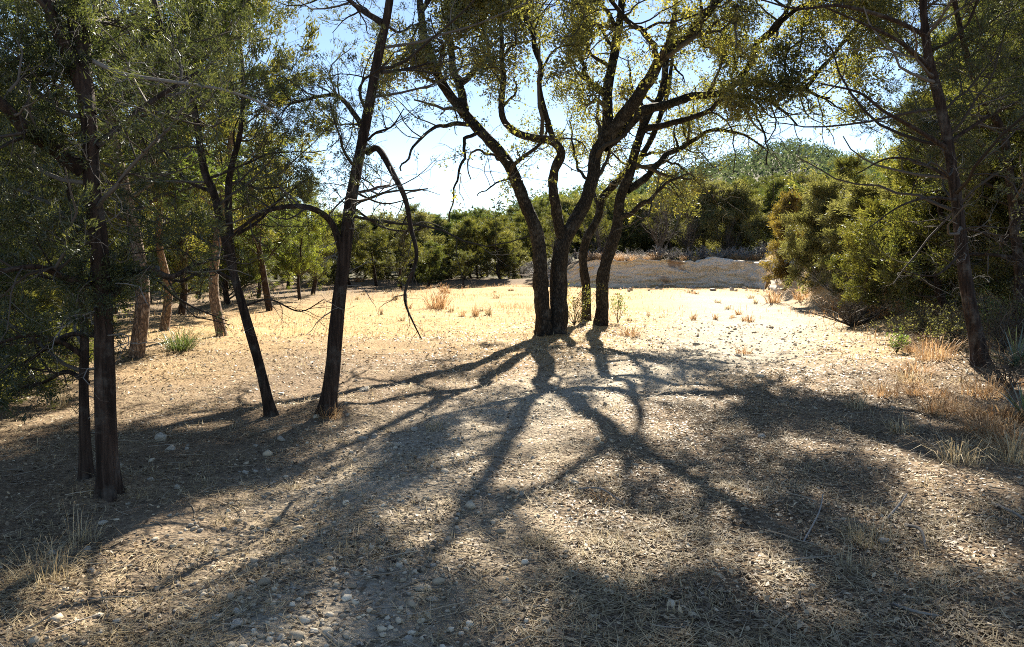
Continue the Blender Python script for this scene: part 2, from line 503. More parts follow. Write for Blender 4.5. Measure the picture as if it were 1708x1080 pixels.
def stem(P, rad, k=26, step=.05, rough=.10, flare=.5, fib=True, seed=0):
    """one detailed trunk or limb: fibrous ridges, root flare"""
    P = np.asarray(P)
    L = np.linalg.norm(np.diff(P, axis=0), axis=1).sum()
    n = int(min(max(L / step, 8), 110))
    Q = smoothline(P, n)
    rad = np.interp(np.linspace(0, 1, n), np.linspace(0, 1, len(rad)), rad)
    s = np.linspace(0, L, n)
    V, F = tubes(Q[None], rad[None], k)
    V = V.reshape(n, k, 3)
    a = np.linspace(0, 2 * math.pi, k, endpoint=False)
    S, A = np.meshgrid(s, a, indexing='ij')
    sx, sy = np.cos(A), np.sin(A)
    if fib:
        tw = A + .35 * np.sin(S * .8 + seed) + .2 * (fbm(S * 1.2, A * 0 + seed, 2) - .5)
        u = tw / (2 * math.pi) * 15
        rdg = np.abs(vn(np.mod(u, 15), S * 1.1, seed) - .5) * 2
        rdg = .6 * rdg + .4 * np.abs(vn(np.mod(u * 2, 30), S * 2.3, seed + 4) - .5) * 2
        m = 1 + rough * 1.8 * (rdg - .4)
    else:
        m = 1 + rough * 2.0 * (vn(sx * 3 + S * 6, sy * 3 + S * 1.7, seed) - .5) + rough * 1.4 * (vn(sx * 7 + 9, sy * 7 + S * 11, seed + 3) - .5)
    m = m * (1 + .10 * (fbm(S * 1.7 + sx * .6, sy * .6 + seed, 6) - .5) * 2)
    if flare:
        fl = flare * (.6 * np.exp(-S / (rad[0] * 1.8)) + .4 * np.exp(-S / (rad[0] * 6)))
        m = m * (1 + fl * (.75 + .5 * np.cos(A * 5 + seed)))
    V = Q[:, None] + (V - Q[:, None]) * m[..., None]
    V = V.reshape(-1, 3)
    return V, F

def spawn(PL, RD, m, L, ang=(35, 75), gn=.22, trop=(0, 0, 0), n=6, t0=.2, t1=1., rr=.6, tip=.3, lfall=.4, flat=0., rmax=1., lfun=None):
    B, Np, _ = PL.shape
    K = B * m
    idx = np.repeat(np.arange(B), m)
    t = t0 + (t1 - t0) * ((np.tile(np.arange(m), B) + R.random(K)) / m)
    f = np.clip(t * (Np - 1), 0, Np - 1.001); i = f.astype(int); w = (f - i)[:, None]
    p = PL[idx, i] * (1 - w) + PL[idx, i + 1] * w
    tg = nrm(PL[idx, i + 1] - PL[idx, i])
    r = RD[idx, i] * (1 - w[:, 0]) + RD[idx, i + 1] * w[:, 0]
    pr = nrm(np.cross(tg, R.normal(size=(K, 3))))
    a = np.radians(R.uniform(*ang, K))[:, None]
    d = tg * np.cos(a) + pr * np.sin(a)
    d[:, 2] *= 1 - flat
    d = nrm(d)
    ln = L * R.uniform(.55, 1.25, K) * ((1 - lfall * t) if lfun is None else lfun(t))
    st = (ln / (n - 1))[:, None]
    out = np.empty((K, n, 3)); out[:, 0] = p
    tr = np.asarray(trop)
    for q in range(1, n):
        d = nrm(d + gn * R.normal(size=(K, 3)) + tr)
        out[:, q] = out[:, q - 1] + d * st
    r0 = np.minimum(r * rr * R.uniform(.7, 1.1, K), rmax)
    rad = r0[:, None] * (1 - (1 - tip) * np.linspace(0, 1, n)[None])
    return out, rad

def anchors(PL, fr=(.4, .7, 1.)):
    n = PL.shape[1]; A = []; D = []
    for f in fr:
        i = min(int(round(f * (n - 1))), n - 1)
        A.append(PL[:, i]); D.append(nrm(PL[:, i] - PL[:, max(i - 1, 0)]))
    return np.concatenate(A), np.concatenate(D)

def sprigs(A, D, Nn, spread, ln, wd, md=1., mr=.7, dz=0., quad=False, bias=None):
    K = len(A) * Nn
    a = np.repeat(A, Nn, 0); D = np.repeat(D, Nn, 0)
    cl = np.repeat(R.random(len(A)), Nn)
    c = a + R.normal(size=(K, 3)) * spread
    d = D * md + R.normal(size=(K, 3)) * mr; d[:, 2] += dz; d = nrm(d)
    s = nrm(np.cross(d, R.normal(size=(K, 3))))
    l = (ln * R.uniform(.55, 1.35, K))[:, None]; w = (wd * R.uniform(.6, 1.3, K))[:, None]
    tint = np.clip(.5 * cl + .5 * R.random(K) + (0 if bias is None else np.repeat(bias, Nn)), 0, 1)
    ar = np.arange(K)
    if quad:
        nn = np.cross(d, s)
        V = np.stack([c, c + d * l * .45 + s * w * .5 + nn * w * .12, c + d * l, c + d * l * .45 - s * w * .5 + nn * w * .12], 1)
        F = np.stack([ar * 4, ar * 4 + 1, ar * 4 + 2, ar * 4 + 3], -1)
    else:
        V = np.stack([c - s * w * .5, c + s * w * .5, c + d * l], 1)
        F = np.stack([ar * 3, ar * 3 + 1, ar * 3 + 2], -1)
    return V.reshape(-1, 3), F, tint

def cat(parts):
    Vs, Fs, o = [], [], 0
    for V, F in parts:
        Vs.append(V); Fs.append(F + o); o += len(V)
    return np.concatenate(Vs), np.concatenate(Fs)

def limbset(lines):
    """list of (pts, r0, r1) -> arrays resampled to 22 points"""
    PL = np.stack([smoothline(p, 22) for p, _, _ in lines])
    RD = np.stack([np.linspace(a, b, 22) for _, a, b in lines])
    return PL, RD

def add_twigs(name, root, base, sets, mat, ks=None):
    parts = []; tint = []
    for q, (PL, RD) in enumerate(sets):
        k = (ks[q] if ks else 4)
        V, F = tubes(PL, RD, k); parts.append((V, F))
        tint.append(np.repeat(R.random(len(PL)), F.shape[0] // len(PL)))
    V, F = cat(parts)
    o = link(name, mesh(name, V - base, F, mat, np.concatenate(tint), smooth=True), root)
    o["kind"] = "stuff"
    return o

def add_leaves(name, root, base, V, F, tint, mat):
    return link(name, mesh(name, V - base, F, mat, tint), root)

# ------------------------------------------------------------------ openings in the canopy: where the sun gets through to the ground
_op = []
for _px, _py, _w, _h in [(955, 893, 170, 72), (705, 892, 62, 46), (790, 750, 62, 52), (1292, 962, 66, 84), (1205, 828, 62, 36), (940, 692, 74, 24), (1030, 655, 60, 22),
                         (1085, 700, 62, 26), (882, 632, 32, 40), (1350, 615, 120, 74), (1165, 662, 60, 22), (1060, 612, 46, 16), (1580, 800, 62, 30), (565, 765, 85, 36),
                         (450, 838, 105, 46), (330, 905, 125, 44), (190, 985, 160, 42), (640, 705, 40, 30), (430, 640, 110, 30), (290, 690, 110, 26), (1490, 760, 40, 18),
                         (560, 1000, 22, 50), (1040, 775, 70, 22), (880, 800, 60, 22), (1640, 930, 40, 24), (1440, 860, 40, 18), (600, 610, 80, 26), (80, 1050, 90, 26)]:
    _c, _a, _b = gpix(_px, _py), gpix(_px, min(_py + _h, 1079)), gpix(_px, _py - _h)
    _op.append((_c[0], (_a[1] + _b[1]) / 2, _w / FPX * _c[1], abs(_b[1] - _a[1]) / 2))
OPEN = np.array(_op)
_k = math.cos(SUN_EL) / math.sin(SUN_EL)
def shade(A):
    """1 where foliage at A may keep the sun off the ground, ~0 over an opening"""
    gx = A[:, 0] - A[:, 2] * _k * math.sin(SUN_AZ); gy = A[:, 1] - A[:, 2] * _k * math.cos(SUN_AZ)
    gx = gx + (fbm(gx * 2.2, gy * 2.2, 81, 2) - .5) * .35; gy = gy + (fbm(gx * 2.2 + 7, gy * 2.2, 82, 2) - .5) * .35
    m = np.ones(len(A))
    for cx, cy_, rx, ry in OPEN:
        d = ((gx - cx) / rx) ** 2 + ((gy - cy_) / ry) ** 2
        m = np.minimum(m, .03 + .97 * sst(1.0, 1.4, d))
    return m

# ------------------------------------------------------------------ the near junipers
def near_juniper(px, py, trunk, stems, limbs, label, H, leafy, dead=0, group=None, rad=.11, seed=0, bark='barkj', zmin=1.2,
                 n1=26, L1=1.7, n2=9, L2=.75, n3=6, L3=.26, nl=17, dens=1., flat=.25, up=.05, mat='jun', name='juniper_tree', ls=1., keep=None):
    b = gpix(px, py); Yb = b[1]
    base = b.copy()
    def W(pts): return np.array([pix(p[0], p[1], Yb + (p[2] if len(p) > 2 else 0)) for p in pts])
    root = empty(name, base); tag(root, label, "tree", group)
    T = W(trunk); T[0] = b - np.array([0, 0, .06])
    # continue the trunk above the frame to its full height
    if H > T[-1][2]:
        d = nrm(T[-1] - T[-2]); up_ = np.array([0, 0, 1.])
        k = max(int((H - T[-1][2]) / .7), 1); p = T[-1]; ext = []
        for q in range(k):
            d = nrm(d * .7 + up_ * .4 + R.normal(size=3) * .12); p = p + d * (H - T[-1][2]) / k; ext.append(p)
        T = np.concatenate([T, np.array(ext)])
    rr = rad * (1 - .88 * np.linspace(0, 1, 12) ** 1.1)
    V, F = stem(T, rr, 34, .045, .17, .75, True, seed)
    trk = link("trunk", mesh("trunk", V - base, F, M[bark], smooth=True), root)
    main = [(T, rad, rad * .12)]
    for (pts, r0, r1) in stems + limbs:
        P = W(pts)
        V, F = stem(P, [r0, (r0 + r1) / 2, r1], 12, .05, .10, 0, True, seed + 3)
        link("limb", mesh("limb", V - base, F, M[bark], smooth=True), trk)
        main.append((P, r0, r1))
    PL, RD = limbset(main)
    # boughs off the trunk and stems
    zt = T[:, 2]
    t0 = float(np.interp(zmin, smoothline(T, 22)[:, 2], np.linspace(0, 1, 22)))
    ns = 1 + len(stems)
    bo, br = spawn(PL[:1], RD[:1], n1, L1, (55, 95), .16, (0, 0, up), 9, t0, .99, .42, .3, flat=flat, rmax=.03, lfun=lambda t: 1.05 - .75 * ((t - t0) / (1 - t0)) ** 1.3)
    sets = [(bo, br)]
    if len(stems):
        b2, r2 = spawn(PL[1:ns], RD[1:ns], max(n1 // 3, 3), L1 * .8, (45, 90), .16, (0, 0, up), 9, .25, 1, .5, .3, flat=flat, rmax=.025)
        sets.append((b2, r2)); bo = np.concatenate([bo, b2]); br = np.concatenate([br, r2])
    if len(limbs):
        q = np.array([l for l in range(ns, len(main))])
        lp = np.stack([smoothline(PL[i], 9) for i in q]); lr = np.stack([np.linspace(RD[i][0], RD[i][-1], 9) for i in q])
        bo = np.concatenate([bo, lp]); br = np.concatenate([br, lr])
    s2, r2 = spawn(bo, br, n2, L2, (30, 75), .22, (0, 0, .03), 6, .25, 1, .6, .35, flat=.3, rmax=.012)
    if keep is not None:
        k = keep(s2[:, -1]); s2, r2 = s2[k], r2[k]
    s3, r3 = spawn(s2, r2, n3, L3, (25, 70), .3, (0, 0, .05), 3, .2, 1, .6, .4, rmax=.005)
    sets += [(s2, r2), (s3, r3)]
    ks = [6] * (len(sets) - 2) + [4, 3]
    add_twigs("branches", root, base, sets, M['twig'], ks)
    A, D = anchors(s3, (.3, .5, .75, 1.)) if False else anchors(s3, (.5, 1., 1.))
    A2, D2 = anchors(s2, (1.,))
    A = np.concatenate([A, A2]); D = np.concatenate([D, D2])
    kk = R.random(len(A)) < dens * leafy(A) * (.15 + .85 * shade(A))
    A, D = A[kk], D[kk]
    V, F, t = sprigs(A, D, nl, .021 * ls, .040 * ls, .0092 * ls, 1.25, .55, .1, bias=(fbm(A[:, 0] * 1.1, A[:, 2] * 1.1 + A[:, 1], 5) - .5) * .7)
    add_leaves("crown", root, base, V, F, t, M[mat])
    if dead:
        dd, dr = spawn(PL[:1], RD[:1], dead, .5, (60, 100), .36, (0, 0, -.03), 7, max(t0 * .55, .08), .62, .12, .25, flat=.3, rmax=.008)
        d2, e2 = spawn(dd, dr, 5, .3, (30, 80), .35, (0, 0, 0), 5, .2, 1, .6, .4, rmax=.004)
        add_twigs("dead_twigs", root, base, [(dd, dr), (d2, e2)], M['dead'], [5, 3])
    return root, base, PL, RD

full = lambda A: np.ones(len(A))
# leftmost, closest to the camera
j1, j1b, j1P, j1R = near_juniper(182, 822, [(182, 822), (176, 700), (172, 540), (165, 400), (153, 300), (147, 200), (127, 120), (95, 50), (82, 0)],
    [([(146, 190), (140, 120, .05), (125, 50, .1), (118, -20, .15), (115, -120, .2)], .055, .025),
     ([(142, 130, .05), (143, 45, .15), (137, 0, .2), (140, -110, .3)], .035, .018)],
    [([(140, 285), (85, 245, -.1), (45, 220, -.25), (0, 170, -.4), (-90, 110, -.6)], .055, .02),
     ([(160, 245), (220, 195, .2), (255, 168, .35), (330, 120, .6)], .025, .01),
     ([(180, 498), (240, 450, .25), (285, 462, .5), (330, 440, .8), (390, 425, 1.1)], .03, .01),
     ([(155, 478), (100, 460, -.2), (60, 445, -.4), (-20, 455, -.6)], .028, .01),
     ([(172, 560), (110, 560, .3), (50, 600, .4), (-20, 640, .5)], .022, .008)],
    "tall dark shaggy-barked juniper nearest the camera on the left", 7.2,
    lambda A: np.clip(.25 + .75 * sst(1.5, 2.4, A[:, 2]) + .5 * (A[:, 0] < -3.1), 0, 1) * np.where((A[:, 1] < 5.4) & (np.abs(A[:, 0] + 3.0) < .6), .06, 1), dead=36, rad=.066, seed=1, zmin=1.6, n1=26, L1=1.6, dens=.42)
# thin stem just behind it
near_juniper(144, 798, [(144, 798), (141, 720), (140, 640), (141, 560), (134, 470), (124, 380)], [],
    [([(146, 640), (110, 620, .1), (70, 640, .2), (20, 650, .2)], .02, .006),
     ([(147, 600), (100, 570, -.1), (40, 560, -.3), (-40, 590, -.4)], .02, .006)],
    "slim dark young juniper close behind the nearest trunk on the left", 3.2, full, dead=8, rad=.04, seed=2, zmin=.75, n1=20, L1=1.0, n2=8, L2=.5)
# slim leaning one
near_juniper(455, 692, [(455, 692), (430, 600), (410, 530), (392, 465), (372, 385), (356, 320), (340, 280)],
    [([(388, 450), (382, 390, .1), (382, 300, .2), (400, 225, .3), (406, 150, .4), (400, 60, .5)], .045, .015)],
    [([(395, 470), (345, 450, -.2), (300, 470, -.3), (250, 455, -.4)], .02, .007),
     ([(380, 400), (430, 370, .3), (470, 330, .5), (510, 300, .6)], .02, .007),
     ([(405, 512), (450, 500, .3), (500, 520, .5), (540, 500, .6)], .012, .005),
     ([(352, 320), (310, 300, .2), (270, 250, .3), (230, 230, .4)], .02, .007)],
    "slim leaning juniper with a bare lower stem left of the double-branched trunk", 6.6, lambda A: sst(1.3, 2.0, A[:, 2]), dead=10, rad=.051, seed=3,
    zmin=1.7, n1=26, L1=1.4, n2=9, dens=.42)
# juniper with the hanging dead limb
j3, j3b, j3P, j3R = near_juniper(545, 687, [(545, 687), (557, 600), (566, 500), (575, 425), (585, 340), (600, 260), (615, 180), (630, 100), (650, 0)], [],
    [([(572, 425), (550, 368, -.1), (505, 345, -.3), (440, 355, -.5), (380, 400, -.6)], .04, .01),
     ([(608, 215), (570, 165, .1), (540, 160, .2), (480, 175, .3)], .03, .01),
     ([(640, 40), (600, 15, .2), (575, -5, .3), (520, -40, .4)], .035, .012),
     ([(627, 122), (670, 117, .2), (710, 107, .4), (745, 90, .5)], .02, .007),
     ([(586, 345), (640, 380, .2), (690, 385, .4), (720, 372, .5)], .014, .004),
     ([(590, 320), (640, 340, -.4), (690, 330, -.6)], .014, .004)],
    "straight juniper trunk with a bent dead limb hanging on its right", 7.6, lambda A: sst(1.5, 2.6, A[:, 2]) * (1 - .55 * (A[:, 0] > -1.15)), dead=40, rad=.074, seed=4,
    zmin=1.9, n1=30, L1=1.6, n2=9, dens=.5, keep=lambda P: ~((P[:, 0] > -1.2) & (P[:, 2] < 4.6)) | (R.random(len(P)) < .4))
Yj = j3b[1]
hp = [(612, 255, 0), (630, 248, -.1), (650, 280, -.25), (675, 330, -.4), (685, 380, -.45), (695, 430, -.5), (676, 485, -.5), (678, 512, -.5), (690, 540, -.5), (703, 566, -.5)]
HL = np.array([pix(p[0], p[1], Yj + p[2]) for p in hp])
V, F = stem(HL, [.034, .03, .026, .02, .013, .006], 10, .04, .15, 0, True, 9)
hl = link("limb", mesh("limb", V - j3b, F, M['barkj'], smooth=True), j3)
hl["label"] = "long bare dead limb bending down to the grass"
HP_, HR_ = limbset([(HL, .03, .006)])
a1, b1 = spawn(HP_, HR_, 16, .45, (30, 80), .25, (0, 0, -.1), 7, .15, 1, .5, .3, rmax=.008)
a2, b2 = spawn(a1, b1, 4, .2, (30, 70), .3, (0, 0, -.05), 5, .2, 1, .6, .4, rmax=.004)
add_twigs("dead_twigs", j3, j3b, [(a1, b1), (a2, b2)], M['twig'], [5, 3])
# right-hand juniper on the bank
near_juniper(1637, 607, [(1637, 607), (1623, 535), (1608, 450), (1598, 350), (1588, 280), (1578, 220), (1563, 150), (1550, 100), (1543, 50), (1540, 0)], [],
    [([(1580, 248), (1518, 210, -.3), (1473, 185, -.6), (1433, 155, -.8), (1370, 140, -1)], .035, .01),
     ([(1590, 300), (1530, 270, .2), (1480, 265, .4), (1430, 290, .6)], .025, .008),
     ([(1605, 420), (1570, 455, -.2), (1540, 460, -.3), (1500, 450, -.4)], .02, .006),
     ([(1598, 335), (1550, 330, -.5), (1500, 345, -.8), (1450, 380, -1)], .025, .008),
     ([(1580, 240), (1640, 200, .2), (1708, 165, .4), (1780, 140, .6)], .028, .01),
     ([(1556, 120), (1500, 70, -.6), (1440, 40, -1.0), (1370, 10, -1.4)], .03, .01),
     ([(1545, 60), (1480, 30, -.3), (1400, 10, -.5), (1330, 15, -.7), (1270, 0, -.8)], .035, .01),
     ([(1540, -30), (1470, -90, .1), (1380, -120, .2), (1290, -120, .2)], .035, .01),
     ([(1600, 380), (1650, 390, .3), (1708, 400, .5)], .02, .006)],
    "tall juniper with a slightly leaning trunk standing on the right bank", 9.3, lambda A: np.where(A[:, 0] < 6.0, .6, 1) * sst(1.8, 3.0, A[:, 2]), dead=30, rad=.092, seed=5,
    zmin=2.0, n1=46, L1=2.6, n2=11, L2=.95, n3=6, L3=.34, up=.09, flat=.1, nl=13, ls=1.5, keep=lambda P: (P[:, 0] > 6.0) | (P[:, 2] > 5.3))
near_juniper(1700, 540, [(1700, 540), (1700, 450), (1692, 380), (1688, 325), (1673, 225), (1640, 165), (1618, 110), (1600, 40), (1590, -20)], 
    [([(1692, 380), (1720, 300, .2), (1740, 200, .4), (1735, 60, .6), (1730, -60, .7)], .09, .03)],
    [([(1690, 430), (1650, 425, -.2), (1615, 425, -.3)], .04, .02),
     ([(1680, 270), (1630, 240, -.4), (1560, 235, -.8), (1500, 215, -1)], .03, .01)],
    "crooked juniper behind the leaning one at the right edge", 9.0, lambda A: .8 * sst(2.2, 3.6, A[:, 2]), dead=14, rad=.095, seed=6, zmin=2.4, n1=36, L1=2.5, n2=9, L2=.95, n3=6, L3=.34, nl=11, ls=1.5)

# grey dead branch reaching across from the nearest juniper
dbp = [(150, 100, 0), (200, 122, -.1), (255, 132, -.2), (310, 140, -.3), (370, 150, -.35), (430, 170, -.4), (470, 200, -.45)]
DL = np.array([pix(p[0], p[1], j1b[1] + p[2]) for p in dbp])
V, F = stem(DL, [.016, .013, .011, .009, .005], 8, .04, .12, 0, True, 12)
dl = link("limb", mesh("limb", V - j1b, F, M['dead'], np.full(len(F), .6), smooth=True), j1)
dl["label"] = "bare grey dead branch reaching to the right"
DP_, DR_ = limbset([(DL, .012, .004)])
a1, b1 = spawn(DP_, DR_, 22, .32, (30, 85), .3, (0, 0, -.04), 7, .1, 1, .5, .3, rmax=.005)
a2, b2 = spawn(a1, b1, 5, .16, (30, 70), .35, (0, 0, 0), 5, .2, 1, .6, .4, rmax=.003)
add_twigs("dead_twigs", j1, j1b, [(a1, b1), (a2, b2)], M['dead'], [4, 3])

# ------------------------------------------------------------------ live oaks
def oak(px, py, stems, limbs, label, group, lm=1.0, extra=None):
    b = gpix(px, py); base = b.copy(); Yb = b[1]
    root = empty("live_oak", base); tag(root, label, "tree", group)
    def W(pts): return np.array([pix(p[0], p[1], Yb + (p[2] if len(p) > 2 else 0)) for p in pts])
    lines = []; trks = []
    for i, (pts, r0, r1) in enumerate(stems):
        P = W(pts)
        if i == 0 or pts[0][1] > 500: P[0][2] = g(P[0][0], P[0][1]) - .1
        P = np.concatenate([P[:1], smoothline(P, 18)[1:] + R.normal(size=(17, 3)) * .012])
        V, F = stem(P, [r0, (r0 * .55 + r1 * .45), r1], 26, .07, .12, .28 if pts[0][1] > 500 else 0, False, i)
        trks.append((link("trunk", mesh("trunk", V - base, F, M['barko'], smooth=True), root), smoothline(P, 60)))
        lines.append((P, r0, r1))
    for i, (pts, r0, r1) in enumerate(limbs):
        P = smoothline(W(pts), 15); P[1:] += R.normal(size=(14, 3)) * .022
        V, F = stem(P, [r0, (r0 + r1) / 2, r1], 14, .08, .15, 0, False, i + 7)
        own = min(trks, key=lambda t: np.linalg.norm(t[1] - P[0], axis=1).min())[0]
        link("limb", mesh("limb", V - base, F, M['barko'], smooth=True), own)
        lines.append((P, r0, r1))
    PL, RD = limbset(lines)
    zm = 3.0
    # secondary limbs
    w1, q1 = spawn(PL, RD, max(int(10 * lm), 3), 2.0, (35, 85), .30, (0, 0, .03), 9, .38, 1, .55, .35, lfall=.3, rmax=.055)
    k = (w1[:, 0, 2] > zm) & ((w1[:, -1, 2] > 4.7) | (w1[:, -1, 0] > 1.0) | (R.random(len(w1)) < .35)); w1, q1 = w1[k], q1[k]
    w2, q2 = spawn(w1, q1, 6, .9, (35, 85), .52, (0, 0, .0), 7, .25, 1, .55, .4, rmax=.022)
    fl = .6 - .52 * sst(6.3, 7.3, w2[:, 3, 2]); k = R.random(len(w2)) < fl + (1 - fl) * shade(w2[:, 3]); w2, q2 = w2[k], q2[k]
    w3, q3 = spawn(w2, q2, 5, .46, (35, 85), .55, (0, 0, -.06), 5, .25, 1, .6, .45, rmax=.011)
    e3 = w3[:, -1]
    k = R.random(len(e3)) < np.where(e3[:, 2] > 4.5, 1, np.where(e3[:, 0] < 2.2, .10, np.where(e3[:, 0] < 4.2, .38, .07))) * (e3[:, 2] > 2.6)
    w3, q3 = w3[k], q3[k]
    fl = .5 - .42 * sst(6.3, 7.3, w3[:, -1, 2]); k = R.random(len(w3)) < fl + (1 - fl) * shade(w3[:, -1]); w3, q3 = w3[k], q3[k]
    w4, q4 = spawn(w3, q3, 2, .18, (30, 80), .4, (0, 0, 0), 3, .3, 1, .6, .5, rmax=.006)
    add_twigs("branches", root, base, [(w1, q1), (w2, q2), (w3, q3), (w4, q4)], M['twig_oak'], [6, 4, 3, 3])
    A, D = anchors(w4, (.6, 1.)); A3, D3 = anchors(w3, (1.,))
    A = np.concatenate([A, A3]); D = np.concatenate([D, D3])
    dn = .55 * fbm((A[:, 0] - A[:, 2] * .36) * .6, (A[:, 1] - A[:, 2] * 1.5) * .42, 17, 3) + .45 * fbm(A[:, 0] * .9, A[:, 2] * .9 + A[:, 1] * .6, 18, 3)
    hi = sst(6.3, 7.3, A[:, 2])
    dn = np.clip((dn - .5) * 1.6 + .80 + .16 * hi, .2, 1) * (.42 * (1 - hi) + (1 - .42 * (1 - hi)) * shade(A))
    kk = R.random(len(A)) < dn
    V, F, t = sprigs(A[kk], D[kk], 10, .075, .064, .038, .8, .8, -.1, bias=(fbm(A[kk][:, 0] * .9, A[kk][:, 2] * .9, 25) - .45) * .9)
    add_leaves("crown", root, base, V, F, t, M['oak'])
    return root
M['twig_oak'] = tint_mat("oak_twig", [(0, (.025, .02, .015)), (.6, (.07, .06, .045)), (1, (.15, .14, .11))])
OG = "live oaks in the central clump"
oak(918, 556,
    [([(908, 556, -.1), (904, 480, -.15), (899, 410, -.2), (885, 360, -.25), (862, 310, -.3), (840, 262, -.4), (800, 215, -.5), (775, 192, -.5), (752, 160, -.5), (733, 125, -.5), (715, 85, -.5), (703, 20, -.4), (695, -60, -.3)], .165, .05),
     ([(930, 556, .05), (932, 470, .1), (937, 415, .1), (955, 375, .1), (972, 345, .1), (988, 298, .1), (996, 250, .1), (1014, 215, .1), (1011, 165, .2), (1017, 125, .3), (1026, 70, .4), (1040, -10, .5), (1050, -90, .6)], .185, .05)],
    [([(775, 185, -.5), (757, 110, .1), (750, 60, .5), (753, 0, .9), (750, -80, 1.1)], .09, .04),
     ([(768, 140, -.2), (800, 110, .2), (815, 95, .6), (807, 40, 1.0), (803, -20, 1.2)], .06, .03),
     ([(790, 208, -.5), (750, 210, -1.0), (720, 215, -1.3), (692, 245, -1.5), (665, 288, -1.6)], .05, .015),
     ([(800, 218, -.5), (775, 235, -.9), (772, 262, -1.1), (760, 300, -1.2), (755, 335, -1.3), (748, 368, -1.3)], .04, .012),
     ([(845, 275, -.4), (800, 250, .3), (780, 270, .9), (785, 300, 1.2)], .035, .012),
     ([(868, 320, -.3), (850, 300, -.9), (820, 312, -1.3), (795, 325, -1.5)], .03, .01),
     ([(941, 405, .1), (926, 345, -.2), (922, 290, -.4), (935, 262, -.5), (927, 238, -.6), (890, 230, -.8), (862, 224, -1.0), (835, 190, -1.2), (840, 120, -1.2), (835, 40, -1.0)], .12, .035),
     ([(928, 240, -.6), (905, 180, -.9), (898, 110, -.9), (880, 30, -.6), (870, -40, -.4)], .06, .03),
     ([(1012, 232, .1), (1035, 200, -.2), (1055, 170, -.4), (1085, 130, -.7), (1115, 85, -.9), (1155, 50, -1.1), (1187, 10, -1.3), (1230, -40, -1.5), (1270, -70, -1.6)], .15, .05),
     ([(1008, 245, .1), (1030, 222, .3), (1060, 195, .5), (1110, 175, .8), (1150, 162, 1.0), (1200, 157, 1.2), (1230, 135, 1.3), (1255, 100, 1.4), (1262, 72, 1.4), (1292, 48, 1.5), (1320, 0, 1.6)], .12, .045),
     ([(1228, 138, 1.3), (1262, 140, .9), (1295, 146, .5), (1340, 150, .1), (1385, 165, -.2)], .08, .025),
     ([(1187, 10, -1.3), (1250, -50, -1.3), (1330, -90, -1.2), (1420, -100, -1.0)], .06, .02),
     ([(1262, 72, 1.4), (1320, 22, 1.0), (1390, -15, .6), (1450, -30, .2)], .06, .02),
     ([(1340, 150, .1), (1390, 90, .4), (1430, 40, .8), (1470, -30, 1.2)], .05, .02),
     ([(1040, -10, .5), (1110, -80, .3), (1200, -130, 0), (1300, -150, -.4)], .06, .02),
     ([(1043, -30, .5), (1100, -100, 1.2), (1180, -170, 2.0), (1270, -200, 2.6)], .06, .02),
     ([(1330, -90, -1.2), (1400, -150, -.6), (1480, -170, 0)], .04, .02),
     ([(703, 20, -.4), (760, -60, 0), (840, -120, .4)], .05, .02),
     ([(753, 0, .9), (700, -80, 1.5), (640, -120, 2.0)], .04, .02),
     ([(1030, 50, .4), (960, -60, -.4), (900, -130, -1.2)], .05, .02),
     ([(1100, 108, -.8), (1080, 60, -1.4), (1040, 30, -2.0), (1000, -30, -2.4)], .06, .03),
     ([(1013, 170, .2), (975, 120, .8), (960, 60, 1.4), (950, -20, 1.9)], .06, .03),
     ([(1235, 137, 1.2), (1262, 190, .6), (1278, 235, .2), (1277, 275, .1)], .03, .012)],
    "large twin-trunked live oak with spreading limbs in the middle", OG, 1.15)
oak(977, 538,
    [([(978, 538, .6), (977, 475, .6), (972, 412, .6), (985, 388, .65), (996, 372, .7), (998, 342, .8), (1025, 310, 1.0), (1042, 288, 1.3), (1070, 262, 1.7), (1100, 200, 2.2), (1120, 120, 2.6), (1125, 30, 3)], .115, .035)],
    [([(998, 345, .8), (985, 310, 1.3), (960, 270, 2.0), (950, 200, 2.6)], .05, .02),
     ([(1070, 262, 1.7), (1120, 250, 2.2), (1165, 255, 2.6), (1190, 280, 2.8)], .04, .012)],
    "slim crooked live oak stem between the twin-trunked oak and the right one", OG, .9)
oak(1003, 545,
    [([(1002, 546, .2), (1008, 460, .2), (1027, 385, .2), (1037, 325, .2), (1052, 280, .2), (1065, 235, .3), (1075, 200, .4), (1100, 165, .6), (1110, 115, .8), (1125, 40, 1.0), (1130, -40, 1.2)], .152, .04)],
    [([(1031, 368, .2), (1060, 350, -.1), (1095, 320, -.4), (1120, 302, -.7), (1150, 290, -1.0)], .07, .015),
     ([(1047, 318, .2), (1080, 295, .5), (1110, 260, .9), (1140, 245, 1.1), (1187, 218, 1.4), (1240, 225, 1.6), (1275, 250, 1.7)], .09, .02),
     ([(1073, 217, .35), (1100, 210, .0), (1140, 200, -.3), (1185, 185, -.6), (1207, 165, -.8), (1250, 160, -1.0), (1300, 180, -1.3), (1330, 210, -1.5)], .08, .018),
     ([(1105, 262, .9), (1150, 290, .5), (1180, 320, .3), (1200, 345, .2)], .03, .01)],
    "leaning single-stemmed live oak at the right of the clump", OG, 1.0)

